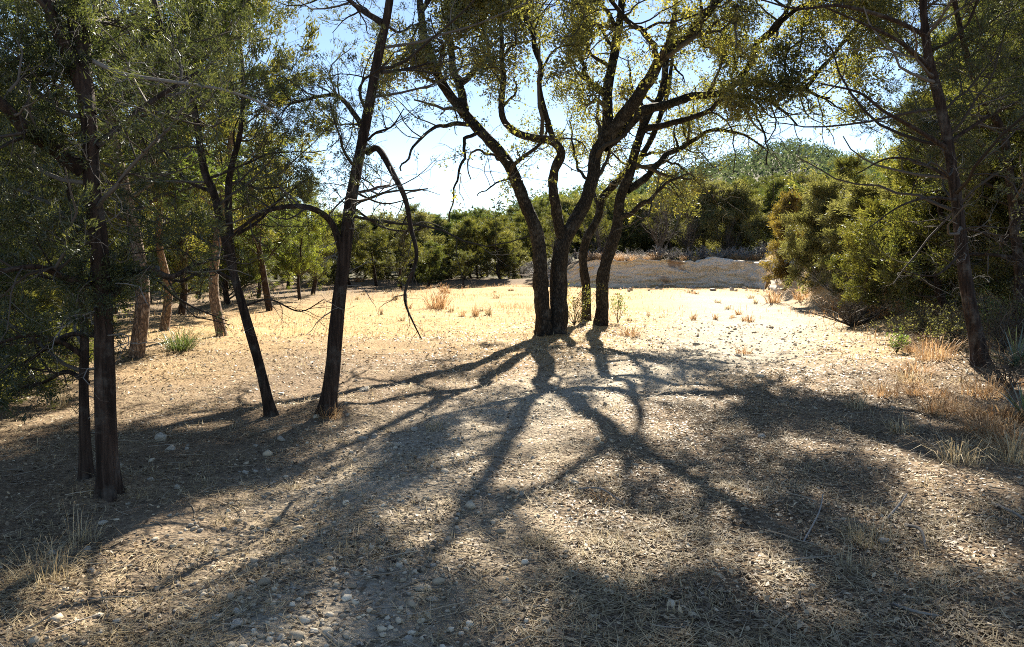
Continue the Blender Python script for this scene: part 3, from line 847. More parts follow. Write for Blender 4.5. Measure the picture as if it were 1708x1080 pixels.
# ------------------------------------------------------------------ tree kinds for the middle distance
def proto(kind, H, W_, seed, leafn, lsize, mat, bark, nb=34, shape='cone', z0=.08, rad=.1, dens=1., name='juniper_tree'):
    global R
    keepR = R; R = np.random.default_rng(seed)
    base = np.zeros(3)
    root = empty(name, base)
    T = [np.array([0, 0, -.1])]
    for q in range(6):
        T.append(T[-1] + np.array([R.normal() * .12, R.normal() * .12, H * .93 / 6]))
    T = np.array(T)
    PL, RD = limbset([(T, rad, rad * .12)])
    V, F = tubes(PL, RD, 9)
    link("trunk", mesh("trunk", V, F, M[bark], smooth=True), root)
    if shape == 'cone':
        lf = lambda t: (1.08 - t) ** .75 * (.75 + .25 * np.minimum(t * 6, 1))
    elif shape == 'tall':
        lf = lambda t: np.interp(t, [0, .3, .6, 1], [.5, 1, .95, .3])
    else:
        lf = lambda t: np.interp(t, [0, .45, .8, 1], [.6, 1, 1, .7])
    b1, r1 = spawn(PL, RD, nb, W_, (50, 90), .18, (0, 0, .10), 8, z0, .99, .42, .25, flat=.1, lfun=lf, rmax=.04)
    b2, r2 = spawn(b1, r1, 7, W_ * .42, (30, 75), .25, (0, 0, .06), 5, .2, 1, .55, .35, rmax=.015)
    add_twigs("branches", root, base, [(b1, r1), (b2, r2)], M['twig'], [4, 3])
    A, D = anchors(b2, (.3, .55, .8, 1.)); A1, D1 = anchors(b1, (.8, 1.))
    A = np.concatenate([A, A1]); D = np.concatenate([D, D1])
    kk = R.random(len(A)) < dens * np.clip(fbm(A[:, 0] * 1.2, A[:, 2] * 1.2 + A[:, 1], seed) * 2.4 - .45, .15, 1)
    A, D = A[kk], D[kk]
    nl = max(int(leafn / max(len(A), 1)), 2)
    V, F, t = sprigs(A, D, nl, lsize * .7, lsize, lsize * .28, 1.0, .55, .2, bias=(fbm(A[:, 0], A[:, 2] + A[:, 1], seed + 2) - .5) * .8)
    add_leaves("crown", root, base, V, F, t, M[mat])
    R = keepR
    return root

def bare_proto(H, W_, seed, name='bare_tree'):
    global R
    keepR = R; R = np.random.default_rng(seed)
    base = np.zeros(3); root = empty(name, base)
    T = np.array([[0, 0, -.1], [.05, .05, .4]])
    PL, RD = limbset([(T, .09, .08)])
    b0, q0 = spawn(PL, RD, 7, H * .8, (12, 42), .12, (0, 0, .1), 10, .6, 1, .7, .2, lfall=0)
    b1, r1 = spawn(b0, q0, 9, W_, (25, 55), .16, (0, 0, .10), 7, .2, 1, .6, .3)
    b2, r2 = spawn(b1, r1, 7, W_ * .45, (25, 60), .22, (0, 0, .06), 5, .2, 1, .6, .4, rmax=.02)
    b3, r3 = spawn(b2, r2, 4, W_ * .22, (25, 60), .22, (0, 0, .06), 4, .2, 1, .7, .5, rmax=.012)
    V, F = tubes(PL, RD, 8); V2, F2 = tubes(b0, q0, 6)
    V, F = cat([(V, F), (V2, F2)])
    link("trunk", mesh("trunk", V, F, M['twig'], np.full(len(F), .7), smooth=True), root)
    add_twigs("branches", root, base, [(b1, r1), (b2, r2), (b3, r3)], M['twig'], [4, 3, 3])
    R = keepR
    return root

class Kind:
    def __init__(s, root): s.root, s.used = root, False
    def put(s, x, y, rz=None, sc=1., label=None, cat="tree", group=None, z=None, mats=None):
        loc = (x, y, float(g(x, y)) - .05 if z is None else z)
        rz = R.uniform(0, 6.28) if rz is None else rz
        if not s.used:
            s.used = True; o = s.root; o.location = loc; o.rotation_euler = (0, 0, rz)
            o.scale = (sc, sc, sc) if not isinstance(sc, tuple) else sc
        else:
            o = copy_tree(s.root, loc, rz, sc)
            for k in ("label", "category", "group"):
                if k in o: del o[k]
        tag(o, label, cat, group)
        return o

KA = Kind(proto('a', 6.5, 2.2, 101, 36000, .10, 'junfar', 'barkj', 36, 'tall', .14, .13, .8))
KB = Kind(proto('b', 5.0, 2.0, 102, 42000, .10, 'junfar', 'barkj', 40, 'cone', .04, .10))
KC = Kind(proto('c', 7.5, 2.4, 103, 38000, .11, 'junfar', 'barkj', 36, 'round', .28, .15, .75))
KD = Kind(proto('d', 3.6, 1.5, 104, 36000, .11, 'olive', 'barkj', 34, 'cone', .02, .07))
KE = Kind(proto('e', 3.2, 1.3, 105, 20000, .11, 'rust', 'barkj', 30, 'cone', .02, .06))
KF = Kind(proto('f', 5.5, 2.6, 106, 30000, .13, 'yel', 'barkj', 30, 'round', .25, .12, .8, 'broadleaf_tree'))
KP = Kind(proto('p', 7.5, 2.6, 107, 40000, .11, 'junfar', 'barkp', 36, 'round', .33, .125))
KX = Kind(bare_proto(4.5, 1.5, 108))

def ORD(i):
    i += 1
    return "%d%s" % (i, "th" if 10 < i % 100 < 14 else {1: "st", 2: "nd", 3: "rd"}.get(i % 10, "th"))
def at(px, Y): return (px - CXP) / FPX * Y, Y
# left middle distance, trunks one can make out
p = gpix(225, 594); KP.put(p[0], p[1], 1.0, 1.0, "juniper with a thick pale sunlit trunk left of the leaning stem")
p = gpix(272, 552); KP.put(p[0], p[1], 2.6, .9, "juniper with a thin trunk behind the green beargrass clump")
p = gpix(372, 560); KP.put(p[0], p[1], 4.1, .95, "juniper with a tilted trunk behind the slim leaning one")
LG = "junipers filling the left background"
spec = [(-60, 11, KA, 1.05), (60, 13, KC, 1.0), (20, 18, KA, 1.2), (130, 20, KB, 1.35), (190, 24, KC, 1.15), (300, 22, KA, 1.25),
        (380, 27, KB, 1.4), (450, 24, KC, 1.1), (520, 33, KA, 1.05), (330, 34, KC, 1.2), (240, 36, KB, 1.6), (90, 30, KC, 1.35),
        (-30, 27, KB, 1.7), (560, 42, KB, 1.15), (480, 44, KA, 1.1), (400, 46, KB, 1.5), (150, 44, KA, 1.5), (30, 42, KC, 1.5),
        (-120, 20, KC, 1.1), (620, 52, KB, 1.1), (-140, 34, KA, 1.4), (290, 48, KA, 1.4)]
for oi, (px_, Y, K, s_) in enumerate(sorted(spec, key=lambda q: q[0])):
    x, y = at(px_, Y)
    K.put(x, y, None, s_ * R.uniform(.66, .80) * (1 if Y > 26 else .93), "dense green juniper, %s from the left in the thicket behind the left trunks" % ORD(oi), "tree", LG)
for oi, (px_, Y, s_) in enumerate(((40, 22, .8), (110, 15, .62), (250, 30, .8), (330, 40, .9), (430, 31, .75), (500, 29, .6))):
    x, y = at(px_, Y)
    KF.put(x, y, None, s_, "bright yellow-green broadleaf tree among the left junipers, %s from the left" % ORD(oi), "tree", "bright broadleaf trees on the left")
for oi, px_ in enumerate(np.arange(250, 790, 21)):
    Y = R.uniform(42, 52); x, y = at(px_ + R.uniform(-8, 8), Y)
    K = [KB, KD, KA, KB, KC][int(R.integers(5))]; h = R.uniform(1.9, 5.4); s_ = h / {KA: 6.5, KB: 5., KC: 7.5, KD: 3.6}[K]; Y += R.uniform(-3, 5); x, y = at(px_, Y)
    K.put(x, y, None, (s_ * 1.35, s_ * 1.35, s_), "low bushy juniper, %s from the left along the clearing's left far edge" % ORD(oi), "tree", "low junipers along the far left edge")
for oi, (px_, Y, s_) in enumerate(((-40, 15, .8), (40, 16, .7), (100, 25, .8), (170, 30, .9), (290, 31, .8))):
    x, y = at(px_, Y)
    KB.put(x, y, None, (s_ * 1.1, s_ * 1.1, s_ * .8), "low leafy juniper close to the ground behind the left trunks, %s from the left" % ORD(oi), "tree", "low junipers behind the left trunks")
for oi, (px_, Y, K, s_) in enumerate(((-70, 7.2, KB, .42), (-10, 8.6, KB, .46), (45, 10.2, KB, .42), (105, 12.5, KD, .5))):
    x, y = at(px_, Y)
    K.put(x, y, None, (s_ * 1.2, s_ * 1.2, s_ * .85), "dark juniper bush sweeping the ground at the left edge, %s from the left" % ORD(oi), "bush", "low juniper bushes at the left edge")
# right bank
p = gpix(1300, 452); KE.put(p[0] + .6, p[1] + 1, .5, 1.0, "rust-orange young juniper at the left end of the right bank")
p = gpix(1375, 470); KD.put(p[0], p[1], 1.5, (1.1, 1.1, 1.05), "conical yellow-green juniper bush beside the rust-orange one")
p = gpix(1480, 486); KD.put(p[0], p[1], 3.2, (1.3, 1.3, .9), "broad olive juniper bush left of the leaning right trunk")
RG = "junipers behind the right bank"
for oi, (px_, Y, K, s_) in enumerate(sorted(((1420, 31, KB, .85), (1345, 38, KB, .72), (1500, 27, KB, .8), (1560, 22, KA, 1.15), (1640, 20, KC, 1.1), (1720, 17, KA, 1.1), (1690, 26, KB, 1.5),
                      (1600, 30, KC, 1.15), (1780, 22, KC, 1.2), (1480, 40, KC, .72), (1850, 15, KB, 1.2), (1585, 16.5, KB, .95), (1525, 18, KB, .75), (1450, 19.5, KB, .58), (1690, 14.8, KA, .85), (1760, 32, KA, 1.6), (1640, 36, KB, 1.6), (1540, 45, KA, 1.1)), key=lambda q: q[0])):
    x, y = at(px_, Y)
    K.put(x, y, None, s_ * R.uniform(.95, 1.05), "dark juniper, %s from the left on the slope behind the right bank" % ORD(oi), "tree", RG)
for oi, (px_, Y) in enumerate(((1520, 25), (1630, 19), (1690, 15.5))):
    x, y = at(px_, Y)
    KX.put(x, y, None, .55, "leafless grey shrub under the right bank junipers, %s from the left" % ORD(oi), "shrub", "leafless shrubs on the right bank")
for oi, (px_, py_, K, sx, sz) in enumerate(((1318, 470, KE, 1.0, .85), (1355, 478, KE, .9, .75), (1430, 482, KD, 1.0, .8), (1530, 490, KD, 1.1, .8), (1590, 500, KB, .7, .6), (1690, 520, KB, .8, .6))):
    p = gpix(px_, py_); K.put(p[0], p[1], None, (sx, sx, sz), "rounded juniper bush in the row along the right bank, %s from the left" % ORD(oi), "bush", "rounded bushes along the right bank")
# tree line behind the clearing
TG = "junipers in the tree line behind the clearing"
for oi, px_ in enumerate(np.arange(650, 1330, 17)):
    Y = R.uniform(46, 60) + (3 if px_ > 880 else 0)
    x, y = at(px_ + R.uniform(-8, 8), Y)
    K = [KB, KA, KD, KB, KC][int(R.integers(5))]
    h = (np.interp(px_, [650, 780, 860, 960, 1100, 1200, 1330], [4.0, 3.9, 3.6, 4.6, 4.8, 5.0, 4.6])) * R.uniform(.85, 1.12)
    s_ = h / {KA: 6.5, KB: 5., KC: 7.5, KD: 3.6}[K]
    K.put(x, y, None, (s_ * 1.15, s_ * 1.15, s_), "bushy juniper, %s from the left in the tree line behind the clearing" % ORD(oi), "tree", TG)
for oi, px_ in enumerate(np.arange(660, 1330, 22)):
    Y = R.uniform(62, 78); x, y = at(px_ + R.uniform(-9, 9), Y)
    K = [KB, KA, KB, KC][int(R.integers(4))]
    h = R.uniform(4.2, 5.8); s_ = h / {KA: 6.5, KB: 5., KC: 7.5, KF: 5.5}[K]
    K.put(x, y, None, (s_ * 1.2, s_ * 1.2, s_), "tree, %s from the left in the second row behind the clearing" % ORD(oi), "tree", "second row of trees behind the clearing")
for oi, (px_, Y, s_) in enumerate(sorted(((1100, 46, 1.05), (1150, 47, .8), (1000, 46, .7), (930, 47, .7), (1215, 47.5, .6)))):
    x, y = at(px_, Y)
    KX.put(x, y, None, s_, "leafless grey-brown tree on top of the cut bank, %s from the left" % ORD(oi), "tree", "leafless trees on the cut bank")

# ------------------------------------------------------------------ wooded hills
def hills():
    n = 2600
    th = np.arctan((R.uniform(-250, 1950, n) - CXP) / FPX)
    r = np.sqrt(R.uniform(82 ** 2, 385 ** 2, n))
    keep = (r < 230) | (np.abs(th - .25) < .45)
    th, r = th[keep], r[keep]
    x, y = r * np.sin(th), r * np.cos(th); z = g(x, y)
    o = np.argsort(r); x, y, z, r = x[o], y[o], z[o], r[o]
    inv = (np.degrees(np.arctan2(x, y)) > -9) & (np.degrees(np.arctan2(x, y)) < 24)
    near = np.where(inv)[0][:150]
    for i in near:
        K = [KB, KA, KC, KF][int(R.choice(4, p=[.45, .25, .27, .03]))]
        h = R.uniform(4.2, 6.2); s_ = h / {KA: 6.5, KB: 5., KC: 7.5, KF: 5.5}[K]
        K.put(float(x[i]), float(y[i]), None, (s_ * 1.3, s_ * 1.3, s_), "round-crowned tree low on the wooded hillside", "tree", "trees low on the wooded hillside")
    far = np.ones(len(x), bool); far[near] = False
    x, y, z = x[far], y[far], z[far]
    nt_ = len(x); m = 60
    h = R.uniform(4.2, 7.4, nt_)
    u = nrm(R.normal(size=(nt_, m, 3))) * R.uniform(.55, 1, (nt_, m, 1)) ** .5
    c = np.stack([x, y, z + h * .55], -1)[:, None] + u * np.stack([h * .52, h * .52, h * .48], -1)[:, None]
    d = nrm(u * .8 + R.normal(size=u.shape) * .6); s = nrm(np.cross(d, R.normal(size=u.shape)))
    l = R.uniform(.5, 1.1, (nt_, m, 1))
    V = np.stack([c - s * l * .33, c + s * l * .33, c + d * l], 2).reshape(-1, 3)
    F = np.arange(len(V)).reshape(-1, 3)
    t = np.clip(.02 + .9 * R.random((nt_, 1)) ** 1.3 + .3 * (R.random((nt_, m)) - .5), 0, 1).ravel()
    ob = link("distant_wood", mesh("distant_wood", V, F, M['wood'], t))
    tag(ob, "distant juniper and oak wood covering the hills", "wood", kind="stuff")
hills()

# ------------------------------------------------------------------ ground cover
def scat(n, r0, r1, prob=None, a=50):
    r = np.exp(R.uniform(math.log(r0), math.log(r1), n)); th = np.radians(R.uniform(-a, a, n))
    x, y = r * np.sin(th), r * np.cos(th)
    if prob is not None:
        k = R.random(n) < prob(x, y); x, y = x[k], y[k]
    return x, y

def yaw_dir(n, tilt=.25):
    a = R.uniform(0, 2 * math.pi, n)
    return nrm(np.stack([np.cos(a), np.sin(a), R.normal(size=n) * tilt], -1))

def flat_leaves(x, y, ln, wd, lift=.012):
    n = len(x)
    c = np.stack([x, y, g(x, y) + R.random(n) ** 2 * lift + .003], -1)
    d = yaw_dir(n, .28); up = nrm(np.array([[0, 0, 1.]]) + R.normal(size=(n, 3)) * .35)
    s = nrm(np.cross(d, up)); u = np.cross(s, d)
    far = np.clip(np.hypot(x, y) / 8, 1, 1.7)
    l = (ln * R.uniform(.5, 1.3, n) * far)[:, None]; w = (wd * R.uniform(.6, 1.3, n) * far)[:, None]
    cup = w * R.uniform(-.25, .55, (n, 1))
    V = np.stack([c, c + d * l * .5 + s * w * .5 + u * cup, c + d * l, c + d * l * .5 - s * w * .5 + u * cup], 1).reshape(-1, 3)
    V[:, 2] = np.maximum(V[:, 2], g(V[:, 0], V[:, 1]) + .001)
    ar = np.arange(n)[:, None] * 4
    return V, ar + np.array([[0, 1, 2, 3]])

def blades(x, y, h, wd, lean=.5, zoff=0):
    n = len(x)
    c = np.stack([x, y, g(x, y) - .005 + zoff], -1)
    a = R.uniform(0, 2 * math.pi, n)
    o = np.stack([np.cos(a), np.sin(a), 0 * a], -1); s = np.stack([-np.sin(a), np.cos(a), 0 * a], -1)
    hh = (h * R.uniform(.4, 1.3, n))[:, None]; w = (wd * R.uniform(.6, 1.4, n))[:, None]
    k = R.uniform(.1, 1, (n, 1)) * lean
    m = c + o * hh * k * .35 + np.array([0, 0, 1.]) * hh * .55
    t = c + o * hh * k * 1.1 + np.array([0, 0, 1.]) * hh * (1 - .45 * k)
    V = np.stack([c - s * w * .5, c + s * w * .5, m + s * w * .35, m - s * w * .35, t], 1).reshape(-1, 3)
    ar = np.arange(n)[:, None] * 5
    F = np.concatenate([ar + np.array([[0, 1, 2]]), ar + np.array([[0, 2, 3]]), ar + np.array([[3, 2, 4]])])
    return V, F

def tuftnoise(x, y): return fbm(x * 1.7, y * 1.7, 41)

def cover():
    # fallen leaves
    pl = lambda x, y: np.clip((.42 + .5 * sst(-1, 2.5, x) + 1.5 * (tuftnoise(x, y) - .5)) * (1 - np.interp(y, [6, 10], [.6, .9]) * trackmask(x, y)), 0, 1) * (1 - sst(15, 26, y))
    x, y = scat(168000, 1.9, 26, pl)
    V, F = flat_leaves(x, y, .040, .019)
    t = np.clip(R.normal(.40, .25, len(x)), 0, 1)
    tag(link("leaf_litter", mesh("leaf_litter", V, F, M['litter'], t)), "carpet of small dry fallen oak leaves", "leaf litter", kind="stuff")
    # lying straw
    ps = lambda x, y: np.clip(.3 + 2.4 * (tuftnoise(x + 9, y) - .42), 0, 1) * (1 - .75 * trackmask(x, y))
    x, y = scat(125000, 1.9, 24, ps)
    n = len(x); far = np.clip(np.hypot(x, y) / 6, 1, 3.5)
    c = np.stack([x, y, g(x, y) + .004 + R.random(n) * .02], -1); d = yaw_dir(n, .12); d[:, 2] = np.abs(d[:, 2]); s = nrm(np.cross(d, np.array([[0, 0, 1.]])))
    l = R.uniform(.05, .19, n)[:, None]; w = (.0028 * far)[:, None]
    V = np.stack([c - s * w, c + s * w, c + d * l], 1).reshape(-1, 3)
    tag(link("straw_litter", mesh("straw_litter", V, np.arange(len(V)).reshape(-1, 3), M['straw'], np.clip(R.normal(.5, .25, n), 0, 1))),
        "loose straw and grass stems lying on the ground", "straw", kind="stuff")
    # short standing dry grass near the camera
    pg = lambda x, y: np.clip(2.6 * (tuftnoise(x, y) - .47), 0, 1) * (1 - .9 * trackmask(x, y))
    x, y = scat(80000, 2.0, 24, pg)
    V, F = blades(x, y, .075, .0035, .9)
    tag(link("short_grass", mesh("short_grass", V, F, M['straw'], np.tile(np.clip(R.normal(.5, .22, len(x)), 0, 1), 3))),
        "thin short dry grass sprouting between leaves and stones", "grass", kind="stuff")
    # field grass of the sunlit clearing
    n = 112000
    x, y = R.uniform(-26, 22, n), R.uniform(8, 46, n)
    m = np.clip(1.9 * (fbm(x * .5, y * .5, 51) - .32), .05, 1) * (sst(8, 15, y)) * (1 - sst(-.8, 0, y - bank_line(x))) * np.clip(1 - 1.2 * trackmask(x, y), .02, 1) * np.where(x > road_edge(y) + 1, .6, 1)
    k = R.random(n) < m; x, y = x[k], y[k]
    V, F = blades(x, y, .11, .013, 1.0)
    t = np.clip(R.normal(.55, .2, len(x)), 0, 1)
    tag(link("field_grass", mesh("field_grass", V, F, M['straw'], np.tile(t, 3))), "short golden dry grass of the sunlit clearing", "grass", kind="stuff")
    # rusty bluestem patches: field middle and right bank
    n = 60000
    x, y = R.uniform(-16, 22, n), R.uniform(9, 44, n)
    e = x - road_edge(y)
    m = np.clip(3.2 * (fbm(x * .42 + 5, y * .42, 61) - .58), 0, 1) * sst(13, 18, y) * .8 + 1.1 * sst(-1.0, .8, e) * (1 - sst(6, 10, e)) * np.clip(2.5 * (fbm(x * .8, y * .8, 67) - .36), 0, 1)
    m = m * (1 - sst(-.8, 0, y - bank_line(x))) * (1 - trackmask(x, y) * .9)
    k = R.random(n) < m; x, y = x[k], y[k]
    V, F = blades(x, y, .24, .013, .7)
    tag(link("rusty_grass", mesh("rusty_grass", V, F, M['rustgrass'], np.tile(np.clip(R.normal(.5, .25, len(x)), 0, 1), 3))),
        "rust-coloured bluestem grass in patches on clearing and bank", "grass", kind="stuff")
    # gravel
    ico = np.array([[0, -.53, .85], [0, .53, .85], [0, -.53, -.85], [0, .53, -.85], [-.53, .85, 0], [.53, .85, 0], [-.53, -.85, 0], [.53, -.85, 0], [.85, 0, -.53], [.85, 0, .53], [-.85, 0, -.53], [-.85, 0, .53]])
    if_ = np.array([[0, 9, 1], [0, 1, 11], [0, 11, 6], [0, 6, 7], [0, 7, 9], [9, 5, 1], [1, 5, 4], [1, 4, 11], [11, 4, 10], [11, 10, 6], [6, 10, 2], [6, 2, 7], [7, 2, 8], [7, 8, 9], [9, 8, 5], [5, 8, 3], [5, 3, 4], [4, 3, 10], [10, 3, 2], [2, 3, 8]])
    pv = lambda x, y: np.clip(trackmask(x, y) * 1.5 * (fbm(x * 2.2, y * 2.2, 71) + .1) + .015, 0, 1)
    x, y = scat(35000, 1.9, 20, pv)
    n = len(x); far = np.clip(np.hypot(x, y) / 8, 1, 1.5)
    sz = np.exp(R.normal(math.log(.0105), .45, n)) * far
    V = ico[None] * (1 + .75 * (R.random((n, 12, 1)) - .5)) * sz[:, None, None] * np.stack([R.uniform(.8, 1.4, n), R.uniform(.7, 1.1, n), R.uniform(.45, .8, n)], -1)[:, None]
    a = R.uniform(0, 6.28, n)[:, None]
    V = np.stack([V[..., 0] * np.cos(a) - V[..., 1] * np.sin(a), V[..., 0] * np.sin(a) + V[..., 1] * np.cos(a), V[..., 2]], -1)
    V = V + np.stack([x, y, g(x, y) + sz * .25], -1)[:, None]
    F = (if_[None] + (np.arange(n) * 12)[:, None, None]).reshape(-1, 3)
    t = np.repeat(np.clip(R.normal(.5, .22, n), 0, 1), 20)
    tag(link("gravel", mesh("gravel", V.reshape(-1, 3), F, M['gravel'], t)), "pale limestone gravel strewn along the track", "gravel", kind="stuff")
    # twig litter
    x, y = scat(2600, 2.0, 14, lambda x, y: np.full(len(x), .8))
    n = len(x); P = np.empty((n, 4, 3)); d = yaw_dir(n, .08); l = R.uniform(.05, .3, n)[:, None] / 3
    P[:, 0] = np.stack([x, y, g(x, y) + .008], -1)
    for q in range(1, 4):
        d = nrm(d + R.normal(size=(n, 3)) * np.array([.18, .18, .05])); P[:, q] = P[:, q - 1] + d * l
    P[..., 2] = np.maximum(P[..., 2], g(P[..., 0], P[..., 1]) + .004)
    V, F = tubes(P, np.repeat(R.uniform(.0015, .004, n)[:, None], 4, 1), 4)
    tag(link("twig_litter", mesh("twig_litter", V, F, M['stick'], np.repeat(R.random(n), 12))), "small broken twigs scattered over the ground", "twigs", kind="stuff")
M['gravel'] = tint_mat("gravel_stone", [(0, (.22, .175, .12)), (.5, (.49, .41, .295)), (1, (.73, .64, .49))], .9, 0, .2)
cover()

# ------------------------------------------------------------------ stones one can point to
def rock_mesh(seed):
    import bmesh
    rr = np.random.default_rng(seed)
    bm = bmesh.new(); bmesh.ops.create_icosphere(bm, subdivisions=2, radius=1.05)
    cuts = [(nrm(rr.normal(size=3)), rr.uniform(.42, .75)) for _ in range(11)]
    for v in bm.verts:
        p = np.array(v.co)
        for nn, dd in cuts:
            q = p @ nn
            if q > dd: p = p - nn * (q - dd) * .92
        p = p * (1 + .05 * rr.normal()) * np.array([1.15, .9, .68])
        v.co = p
    me = bpy.data.meshes.new("stone"); bm.to_mesh(me); bm.free()
    a = me.attributes.new("tint", 'FLOAT', 'FACE'); a.data.foreach_set("value", np.clip(rr.normal(.55, .1, len(me.polygons)), 0, 1).astype(np.float32))
    me.materials.append(M['stone'])
    return me
RM = [rock_mesh(900 + i) for i in range(9)]
def stone(px, py, wpx, label, group=None, name="stone"):
    p = gpix(px, py)
    s = wpx / FPX * math.hypot(p[0], p[1]) / 2
    o = link(name, RM[int(R.integers(9))], None, (p[0], p[1], p[2] + s * .22))
    o.rotation_euler = (R.normal() * .2, R.normal() * .2, R.uniform(0, 6.28)); o.scale = (s, s, s * R.uniform(.8, 1.1))
    tag(o, label, "stone", group)
    return o
for px_, py_, w, lb in [
    (393, 1046, 28, "large pale limestone rock on the gravel near the bottom left"), (397, 1022, 20, "greyish stone just behind the large pale rock at bottom left"),
    (363, 1033, 26, "flat pale stone left of the large pale rock at bottom left"), (720, 1002, 24, "blocky pale stone on the gravel at bottom centre"),
    (536, 1042, 16, "rounded grey stone on the shaded gravel near the bottom"), (681, 1072, 22, "white block of limestone at the bottom edge"),
    (638, 953, 15, "pale stone beside the sunlit oval patch of the track"), (578, 993, 20, "knobbly pale stone in the middle of the shaded gravel"),
    (534, 941, 17, "flat grey stone at the upper end of the gravel strip"), (690, 720, 20, "pale stone at the edge of the oak's shadow"),
    (605, 733, 17, "stone in the row right of the straight juniper, left end"), (625, 730, 16, "stone in the row right of the straight juniper, right end"),
    (664, 745, 18, "stone below the row right of the straight juniper"), (608, 652, 20, "flat stone in the grass right of the straight juniper"),
    (718, 742, 12, "small stone just below the one at the oak shadow's edge"), (295, 815, 13, "white stone in the sunlit strip right of the nearest trunk"),
    (214, 842, 11, "white stone at the foot of the nearest trunk, right side"), (172, 875, 14, "white stone in front of the nearest trunk"),
    (86, 925, 16, "grey stone behind the big dry tuft at bottom left"), (145, 918, 14, "pale stone in the shade right of the big dry tuft"),
    (270, 735, 26, "flat grey stone in the shade between nearest and slim trunk"), (285, 750, 18, "grey stone beside the flat one in the left shade"),
    (425, 745, 13, "white stone below the slim leaning stem"), (410, 790, 13, "white stone on the sunlit strip left of the track"),
    (470, 735, 16, "stone at the left edge of the juniper shadow"), (443, 830, 13, "stone lying in the dappled strip left of the track"),
    (162, 722, 12, "white stone between the two nearest trunks"), (218, 945, 10, "small white stone beside the dry tuft's sunlit edge"),
    (150, 955, 16, "pale stone pair by the seed stalks at the left"), (270, 1058, 12, "small tan stone left of the large pale rock"),
    (1335, 1040, 14, "pale stone in the shaded leaves at bottom right"), (1475, 905, 22, "grey stone beside the bleached stick on the right"),
    (1270, 730, 16, "pale stone in the leaves right of centre"), (950, 870, 14, "stone between the dry tuft and the shadow band"),
    (1398, 965, 13, "pale stone among leaves near the bottom right"), (820, 985, 12, "small stone right of the blocky pale one")]:
    stone(px_, py_, w, lb)
k = 0
while k < 170:
    px_, py_ = R.uniform(250, 900), R.uniform(620, 1078)
    p = gpix(px_, py_)
    if R.random() > float(trackmask(p[0], p[1])) * 1.3 + .12: continue
    stone(px_, py_, R.uniform(7, 15) * (.6 + .4 * (py_ - 500) / 500), "small loose limestone on the gravel track in the left foreground", "small loose stones of the gravel track"); k += 1
for i, (px_, py_, w) in enumerate([(1640, 460, 34), (1655, 478, 28), (1605, 470, 26), (1668, 455, 22), (1630, 490, 24)]):
    stone(px_, py_, w, "pale limestone boulder behind the leaning trunk, %s" % ["largest of the heap", "lower right of the heap", "left of the trunk", "uppermost of the heap", "front of the heap"][i], None, "boulder")

for i, px_ in enumerate(np.sort(R.uniform(945, 1285, 26))):
    py_ = R.uniform(476, 487)
    stone(px_, py_, R.uniform(5, 14), "pale block of rubble at the foot of the cut bank, %s from the left" % ORD(i), "rubble under the cut bank", "rubble_block")

# ------------------------------------------------------------------ tufts, shrubs and plants
def tuft(px, py, wpx, h, n, mat, label, group=None, cat_="grass clump", name="grass_clump", lean=.9, wd=.004, curl=True):
    p = gpix(px, py); D = math.hypot(p[0], p[1]); rad = wpx / FPX * D * .5
    m = n; a = R.uniform(0, 6.283, m); rr = rad * .42 * np.sqrt(R.random(m))
    c = np.stack([rr * np.cos(a), rr * np.sin(a), np.full(m, -.02)], -1)
    o = np.stack([np.cos(a + R.normal(size=m) * .5), np.sin(a + R.normal(size=m) * .5), 0 * a], -1); s = np.cross(o, [0, 0, 1.])
    h = h * (.62 if py > 600 else .8)
    hh = (h * R.uniform(.25, 1.2, m))[:, None]; k = R.uniform(.1, 1.25, (m, 1)) * lean
    reach = np.minimum(rad * 1.2, hh * 1.3)
    o = nrm(o + R.normal(size=o.shape) * np.array([.45, .45, 0]))
    w = (max(wd * .45, D * .0004) * R.uniform(.6, 1.3, m))[:, None]
    up = np.array([0, 0, 1.])
    p1 = c + o * reach * k * .3 + up * hh * .5; p2 = c + o * reach * k * .7 + up * hh * (.88 - .15 * k); p3 = c + o * reach * k * 1.15 + up * hh * (1.0 - .5 * k)
    V = np.stack([c - s * w, c + s * w, p1 + s * w * .8, p1 - s * w * .8, p2 + s * w * .55, p2 - s * w * .55, p3], 1).reshape(-1, 3)
    ar = np.arange(m)[:, None] * 7
    F = np.concatenate([ar + np.array([[x]]).reshape(1, -1) for x in ([0, 1, 2], [0, 2, 3], [3, 2, 4], [3, 4, 5], [5, 4, 6])])
    ob = link(name, mesh(name, V, F, M[mat], np.tile(np.clip(R.normal(.5, .25, m), 0, 1), 5)), None, tuple(p))
    return tag(ob, label, cat_, group)
